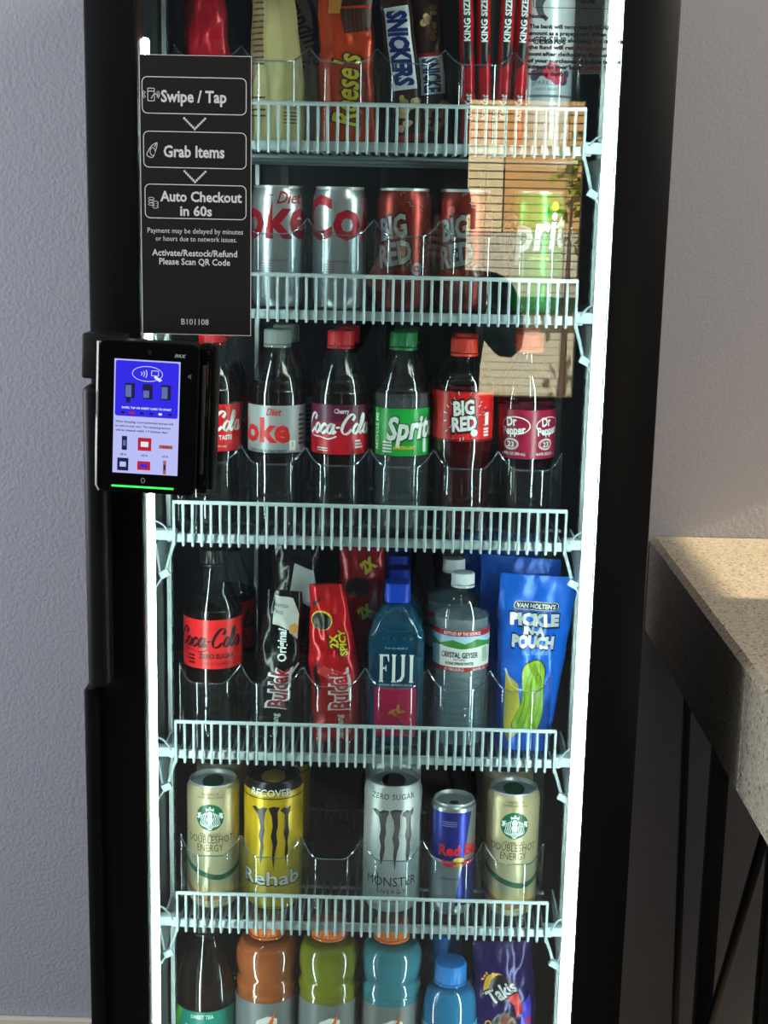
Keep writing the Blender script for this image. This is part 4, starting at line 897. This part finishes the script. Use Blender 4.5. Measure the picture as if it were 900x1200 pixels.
def takis(b, F):
    ye, rd, br, gr, w_, k = ink((222, 170, 60)), ink((206, 44, 50)), ink((120, 70, 44)), ink((140, 170, 70)), ink((214, 214, 220)), ink((16, 14, 22))
    b.decal(stroke([(-.024, .172), (-.02, .195), (-.004, .2), (.008, .184)], .011, 6, True, .005), F(0, 0), ye, CB, CB)
    b.decal(ell(0, 0, .017, .02, 18), F(-.004, .182, 1), k, CB, CB)
    b.decal(xf(TW('Takis', .046, .022, bold=.09), 0, 0, .55), F(-.004, .178, 2), k, CB, CB); b.decal(xf(TW('Takis', .043, .0205, bold=.03), 0, 0, .55), F(-.004, .178, 3), w_, CB, CB)
    b.decal(poly([(.0, .17), (.018, .185), (.024, .15), (.016, .14), (.012, .158)]), F(0, 0, 1), rd, CB, CB)
    b.decal(poly(spline([(-.03, .1), (-.02, .135), (.0, .15), (.016, .14), (.014, .1), (0, .08)], 4, True)), F(0, 0), k, CB, CB)
    b.decal(poly(spline([(-.014, .105), (-.008, .135), (.006, .142), (.016, .13), (.014, .1), (0, .09)], 4, True)), F(0, 0, 1), br, CB, CB)
    rnd = random.Random(8)
    for q in range(26): b.decal(ell(0, 0, .0022, .0016, 6), F(rnd.uniform(-.01, .014), rnd.uniform(.1, .136), 2), ink(rnd.choice([(170, 60, 40), (180, 120, 70), (90, 44, 30)])), CB, CB)
    b.decal(ell(0, 0, .008, .009, 14), F(.01, .106, 3), gr, CB, CB); b.decal(vtxt('TAKIS', .03, .008, bold=.03), F(.032, .125, 1), rd, CB, CB); b.decal(vtxt('FUEGO', .04, .009, bold=.03), F(-.024, .118, 1), ye, CB, CB)
    for q in range(7): b.decal(xf(rect(-.002, -.0012, .002, .0012), 0, 0, q), F(-.03+.003*q, .195+.004*(q % 3)), ye, CB, CB)
    b.decal(poly([(.02, .1), (.036, .1), (.036, .17), (.024, .16)]), F(0, 0), ink((70, 60, 200)), CB, CB)
packet('chip_bag', 'purple rolled-chip bag with a tilted logo, right end of the bottom shelf', 'bag', None, (.1665, .225, BASE['F']-.001), .088, .245, .05, foil('purple_foil', (36, 24, 88), .25), wf=lambda t: 1-.25*max(0, t-.7), wr=.005, seed=51, art=takis, rot=(0, -.04, 0), sh=lambda t: -.004*t)

# ---------------------------------------------------------------- black instruction sign
sg = empty('instruction_sign', (-.2358, .0008, 1.5645), 'black instruction sign with white lettering on the cooler glass, above the card terminal', 'sign')
sg.rotation_euler = (0, .0, 0)
b = MB(); b.box((0, -.0016, 0), (.1215, .003, .2995), mat('sign_black', (20, 19, 19), .5)); 
b.build('board', sg)
fr = MB(); m = plane(-.0034)
fr.decal(rrline(-.0608, -.1498, .0608, .1498, .0005, .0006), m, WHITE)
def sp(x, y): return ((x-229)*.000925, (228.5-y)*.000905)
for x0, y0, x1, y1 in ((166, 88, 289, 131), (167, 151, 289, 194), (168, 213, 289, 254)):
    a = sp(x0, y1); c = sp(x1, y0); fr.decal(rrline(a[0], a[1], c[0], c[1], .006, .0009), m, WHITE)
fr.build('border', sg, 0)
lt = MB()
def sgt(t, x, y, wd, h, **k): u, v = sp(x, y); lt.decal(xf(TW(t, wd*.000925, h*.0009, **k), u, v), m, WHITE)
sgt('Swipe / Tap', 227, 110, 77, 14, bold=.028); sgt('Grab Items', 227, 174, 72, 14, bold=.028); sgt('Auto Checkout', 235, 227, 97, 12.5, bold=.028); sgt('in 60s', 229, 244, 38, 12, bold=.028)
sgt('Payment may be delayed by minutes', 228, 268, 114, 6.5); sgt('or hours due to network issues.', 229, 277.5, 97, 6.5)
sgt('Activate/Restock/Refund', 227, 294.5, 102, 8, bold=.018); sgt('Please Scan QR Code', 227, 305, 85, 8, bold=.018); sgt('B101108', 227, 378, 33, 7.5)
for cy in (142, 204):
    for q in range(13):
        u, v = sp(228+(q-6)*2.05, cy+6-abs(q-6)*2.05); lt.decal(rect(u-.0011, v-.0011, u+.0011, v+.0011), m, WHITE)
u, v = sp(177, 109); lt.decal(rrline(u-.004, v-.007, u+.004, v+.007, .001, .0008), m, WHITE); lt.decal(rect(u-.0035, v+.003, u+.0035, v+.004), m, WHITE); lt.decal(stroke([(u, v-.004), (u+.004, v+.001), (u+.008, v-.002)], .001), m, WHITE)
for q in (-1, 1): lt.decal(stroke([(u+q*.006, v-.003), (u+q*.0075, v), (u+q*.006, v+.003)], .0007), m, WHITE); lt.decal(stroke([(u+q*.0077, v-.004), (u+q*.0092, v), (u+q*.0077, v+.004)], .0007), m, WHITE)
u, v = sp(178, 173); lt.decal(stroke([(u-.006, v-.004), (u-.001, v+.004), (u+.005, v+.007), (u+.003, v-.002), (u, v-.008), (u-.005, v-.007)], .0008, closed=True), m, WHITE); lt.decal(ring(u, v-.002, .003, .0045, .0007), m, WHITE); lt.decal(stroke([(u+.002, v+.003), (u+.005, v+.008)], .0009), m, WHITE)
u, v = sp(178, 235)
for q in range(3): lt.decal(ring(u-.002, v+.004-q*.003, .0035, .0016, .0006, 16), m, WHITE); lt.decal(ring(u+.0025, v-.000-q*.0025, .0035, .0016, .0006, 16), m, WHITE)
lt.build('lettering', sg, 0)
# ---------------------------------------------------------------- notice film
nf = empty('notice_film', (.1705, .0032, 1.775), 'clear notice film with black and red text at the top right of the glass', 'sticker')
MB().box((0, 0, 0), (.1036, .0004, .1424), clear('clear_film', (250, 250, 250), .02, .1, .02)).build('film', nf, 0)
nt_ = MB(); m = plane(-.0005); KB = ink((22, 22, 24)); KR = ink((66, 18, 20))
def nln(t, y, c, x0=-.0485, h=.0041): s = TW(t, len(t)*.00295, h, bold=.05); nt_.decal(xf(s, x0+len(t)*.00295/2, y), m, c)
zf = lambda py: (1.7775-(py*.00099))-1.775
nln('Notes:', zf(15.5), KB)
for t, py, c in (('The bank will temporarily HOLD an', 26, KB), ('amount as a prepayment. When you', 33, KB), ('complete your shopping,', 40, KB), ('the fund will return to your ac-', 47.5, KR), ('count', 54.5, KR), ('of your purchases. (Update time is', 61.5, KB), ('subject to your bank', 68, KB), ('working days)', 75, KR)): nln(t, zf(py), c)
nln('the remaining', zf(40), KR, .021); nln(' after deducting the actual', zf(54.5), KB, -.033); nln('within 1-7', zf(68), KR, .013)
bl_ = MB(); bl_.decal(rrline(-.045, zf(7), .046, .066, .002, .0006), m, KB); bl_.build('border', nf, 0); nln('WELCOME', zf(-3), KB, .0, .008); nln('Pre-authorization', zf(-16), KB)
nt_.build('lettering', nf, 0)
# ---------------------------------------------------------------- card terminal
tm = empty('card_terminal', (-.279, -.045, 1.3295), 'black touch-screen card terminal with a lit blue screen and green light', 'card terminal')
tm.rotation_euler = (0, math.radians(2.1), 0)
MB().prism(rrpts(-.0535, -.0825, .0535, .0825, .008), -.03, .0, M_blackmatte, 'y').build('body', tm)
MB().prism(rrpts(-.0525, -.0815, .0525, .0815, .0075), -.0325, -.03, M_blackgloss, 'y').build('front_glass', tm)
ch = MB(); ch.tube([(-.0515, -.024, -.0825), (-.0545, -.024, -.077), (-.055, -.024, -.04), (-.055, -.024, 0)], .0026, M_silverplastic); ch.tube([(-.055, -.024, z) for z in (.024, .05, .08)], .0026, M_silverplastic); ch.box((-.0545, -.024, .012), (.004, .008, .03), M_silverplastic, .001)
ch.build('chrome_edge', tm)
cr = MB(); cr.box((.0595, -.004, 0), (.012, .03, .165), M_blackgloss, .003); cr.box((.0675, .008, .0), (.006, .03, .16), M_blackmatte, .002)
cr.box((.0585, -.0205, 0), (.004, .004, .12), mat('slot_grey', (60, 60, 62), .3), .001); cr.box((.06, -.01, .073), (.013, .026, .014), M_blackgloss, .003); cr.box((.06, -.01, -.073), (.013, .026, .014), M_blackgloss, .003)
cr.build('card_reader', tm)
mb = MB(); mb.box((-.057, .02, .06), (.046, .034, .05), M_blackmatte, .003); mb.box((0, .02, 0), (.08, .036, .11), M_blackmatte, .003)
o = mb.build('mount_bracket', tm)
def em(name, c, s): return mat(name, (0, 0, 0), .3, emit=c, es=s)
E_bg, E_bl, E_w, E_k, E_r, E_g = em('screen_lilac', (192, 196, 255), .92), em('screen_blue', (52, 44, 236), .95), em('screen_white', (236, 236, 255), .95), em('screen_dark', (44, 40, 90), .6), em('screen_red', (200, 40, 60), .8), em('green_light', (60, 230, 90), 1.6)
sc = MB(); q0 = -.0328
def sm(k): return plane(q0-.00012*k)
def tp(x, y): return ((x-370)*.0001418, (600-y)*.0001418)
def trect(x0, y0, x1, y1): a = tp(x0, y1); c = tp(x1, y0); return rect(a[0], a[1], c[0], c[1])
def trr(x0, y0, x1, y1, r): a = tp(x0, y1); c = tp(x1, y0); return rrect(a[0], a[1], c[0], c[1], r)
sc.decal(trect(114, 154, 614, 1029), sm(0), E_bg); sc.decal(trr(124, 165, 604, 588, .0025), sm(1), E_bl)
u, v = tp(366, 258); sc.decal(ring(u, v, .0165, .0083, .0006), sm(2), E_w)
for q in range(3): u, v = tp(318+q*18, 258); d = .0018+q*.0012; sc.decal(stroke([(u, v-d), (u+.0012, v), (u, v+d)], .0007), sm(2), E_w)
u, v = tp(430, 258); sc.decal(rrline(u-.005, v-.002, u+.003, v+.004, .0008, .0006), sm(2), E_w); sc.decal(poly([(u-.001, v-.001), (u+.007, v-.006), (u+.004, v-.008), (u-.002, v-.004)]), sm(2), E_w)
E_dev = em('screen_grey', (110, 130, 200), .7)
for x in (235, 370, 510):
    sc.decal(trr(x-38, 335, x+38, 450, .001), sm(2), E_k); sc.decal(trr(x-33, 350 if x != 370 else 385, x+12, 440, .0006), sm(3), E_dev)
sc.decal(trect(208, 440, 240, 485), sm(2), E_k)
def tt(t, x, y, wd, h, c, k=3, **kw): u, v = tp(x, y); sc.decal(xf(TW(t, wd*.0001418, h*.0001418, **kw), u, v), sm(k), c)
tt('SWIPE, TAP OR INSERT CARD TO START', 365, 522, 380, 16, E_w, bold=.03)
for x, c in ((185, E_k), (245, E_r), (265, E_r), (330, E_k), (400, E_k), (470, E_w), (545, E_k)): u, v = tp(x, 560); sc.decal(ell(u, v, .0022, .0014, 12), sm(2), c)
for i, t in enumerate(('When shopping, a pre-authorized amount will', 'be held on your card. The remaining amount', 'will be released within 1-7 business days.')): tt(t, 350-i*8, 630+i*33, 440-i*20, 17, E_k, bold=.02)
def icon(x0, y0, x1, y1, c, c2):
    sc.decal(trr(x0, y0, x1, y1, .0006), sm(2), c); dx, dy = (x1-x0)*.22, (y1-y0)*.3; sc.decal(trr(x0+dx, y0+dy, x1-dx, y1-dy, .0004), sm(3), c2)
E_tan = em('screen_tan', (190, 120, 100), .7)
icon(182, 742, 222, 850, E_k, E_dev); icon(305, 748, 408, 848, E_r, E_w); icon(468, 796, 572, 824, E_tan, E_r); icon(150, 912, 236, 1010, E_k, E_bg); icon(304, 930, 404, 998, E_r, E_bl); icon(502, 915, 526, 1022, E_tan, E_k)
for x, t in ((194, 'x8 in'), (356, 'x6 in'), (515, 'x2 in')): tt(t, x, 882, 48, 18, E_k, bold=.02)
sc.build('screen', tm, 0)
MB().box((tp(348, 0)[0], -.0322, tp(0, 1133)[1]), (.068, .002, .0022), E_g, .0006).build('status_light', tm)
dm = MB(); pl = plane(-.0329); gm = ink((170, 172, 174))
u, v = tp(612, 108); dm.decal(xf(TW('PAX', .0125, .0036, bold=.05, shear=.25), u, v), pl, gm); dm.build('maker_mark', tm, 0); dm = MB(); u, v = tp(690, 260)
for q in range(2): dm.decal(stroke([(u-.001+q*.002, v-.0015-q*.001), (u+q*.002-.002, v), (u-.001+q*.002, v+.0015+q*.001)], .0005), pl, gm)
dm.build('tap_mark', tm, 0); dm = MB(); u, v = tp(350, 1080); dm.decal(ring(u, v, .0022, .003, .0006), pl, gm); dm.build('home_mark', tm, 0); dm = MB(); u, v = tp(378, 95); dm.decal(ell(u, v, .0025), pl, ink((30, 30, 34)))
dm.build('camera_lens', tm, 0)
# ---------------------------------------------------------------- the photographer, seen only mirrored in the glass
def person():
    J = {}; E_ = []; R = []; VV = []
    def j(n, p, r, par=None, r2=None):
        J[n] = len(VV); VV.append(p); R.append((r, r2 or r))
        if par: E_.append((J[par], J[n]))
    j('pelvis', (.06, -2.03, .92), .135, None, .11); j('waist', (.06, -2.03, 1.08), .12, 'pelvis', .1); j('chest', (.06, -2.03, 1.28), .14, 'waist', .11); j('neckbase', (.06, -2.01, 1.42), .065, 'chest'); j('neck', (.062, -1.99, 1.47), .05, 'neckbase')
    j('jaw', (.064, -1.955, 1.52), .06, 'neck', .065); j('head', (.066, -1.965, 1.58), .075, 'jaw', .085); j('crown', (.066, -1.97, 1.63), .055, 'head', .06)
    for s, n in ((-1, 'l'), (1, 'r')):
        j('sh'+n, (.06+s*.165, -2.0, 1.385), .055, 'chest'); j('el'+n, (.05+s*.2, -1.86, 1.235), .042, 'sh'+n); j('wr'+n, (.012+s*.07, -1.672, 1.43), .026, 'el'+n); j('pa'+n, (.012+s*.052, -1.638, 1.475), .028, 'wr'+n, .018)
        for f in range(4):
            a = (.012+s*.05, -1.626, 1.462+f*.017); j('f%d%s' % (f, n), a, .0095, 'pa'+n); j('g%d%s' % (f, n), (.012+s*.046, -1.606, a[2]+.004), .0085, 'f%d%s' % (f, n)); j('h%d%s' % (f, n), (.012+s*(.028-.002*abs(f-1.5)), -1.6, a[2]+.006), .0075, 'g%d%s' % (f, n))
        j('t0'+n, (.012+s*.042, -1.646, 1.455), .011, 'pa'+n); j('t1'+n, (.012+s*.022, -1.638, 1.48), .009, 't0'+n)
        j('hi'+n, (.06+s*.085, -2.03, .86), .095, 'pelvis'); j('kn'+n, (.06+s*.1, -2.02, .48), .06, 'hi'+n); j('an'+n, (.06+s*.11, -2.05, .09), .042, 'kn'+n); j('to'+n, (.06+s*.13, -1.92, .035), .034, 'an'+n)
    me = bpy.data.meshes.new('person'); me.from_pydata(VV, E_, []); o = bpy.data.objects.new('person', me); COL.objects.link(o)
    sk = o.modifiers.new('skin', 'SKIN'); sk.use_smooth_shade = True
    for i, (a, c) in enumerate(R): me.skin_vertices[0].data[i].radius = (a, c)
    me.skin_vertices[0].data[0].use_root = True
    o.modifiers.new('sub', 'SUBSURF').levels = 1
    bpy.context.view_layer.update()
    m2 = bpy.data.meshes.new_from_object(o.evaluated_get(bpy.context.evaluated_depsgraph_get())); bpy.data.objects.remove(o)
    for x in (mat('skin', (150, 112, 92), .5), mat('dark_shirt', (26, 27, 32), .8), mat('dark_trousers', (22, 24, 34), .8), mat('dark_shoes', (14, 14, 15), .6)): m2.materials.append(x)
    for p in m2.polygons:
        c = p.center; p.use_smooth = True
        p.material_index = 3 if c.z < .1 else 2 if c.z < .93 else 0 if (c.z > 1.46 and c.y < -1.9) or c.y > -1.69 else 1
    o = bpy.data.objects.new('person', m2); COL.objects.link(o)
    tag(o, 'person in a dark shirt mirrored in the glass, holding a phone up', 'person')
    h = MB(); h.grid(lambda a, t: (.066+.083*math.sin(t)*math.cos(a), -1.978+.098*math.sin(t)*math.sin(a), 1.575+.1*math.cos(t)), [2*math.pi*i/24 for i in range(24)], [.01+1.75*i/10 for i in range(11)], mat('dark_hair', (24, 18, 15), .5), True)
    h.build('hair', o)
    f = MB(); ski = m2.materials[0]
    for s in (-1, 1): f.lathe([(.0001, -.012), (.009, -.008), (.012, 0), (.009, .008), (.0001, .012)], mat('eye_white', (210, 206, 200), .3), 12, c=(.066+s*.03, -1.893)); 
    f.v = [(x, y, z+1.565) for x, y, z in f.v]
    f.prism([(.066-.012, 1.525), (.066+.012, 1.525), (.066, 1.56)], -1.9, -1.872, ski, 'y'); f.box((.066, -1.888, 1.502), (.04, .006, .008), mat('lips', (140, 80, 76), .5), .003)
    for s in (-1, 1): f.prism([(x*.018-1.97, z*.03+1.55) for x, z in ell(0, 0, 1, 1, 14)[0]], .066+s*.082, .066+s*.094, ski, 'x')
    f.build('face', o)
person()
ph = MB(); ph.prism(rrpts(-.028, 1.42, .052, 1.572, .01), -1.622, -1.613, mat('phone_back', (30, 32, 36), .3), 'y'); ph.prism(rrpts(-.024, 1.53, .01, 1.566, .006), -1.613, -1.6115, M_blackgloss, 'y')
po = ph.build('smartphone'); tag(po, 'dark phone held up in the mirrored person\'s hands', 'phone')
MB().prism(rrpts(-.026, 1.422, .05, 1.57, .009), -1.6226, -1.622, em('phone_screen', (90, 96, 104), .4), 'y').build('screen', po)
bpy.data.objects.remove(_to)
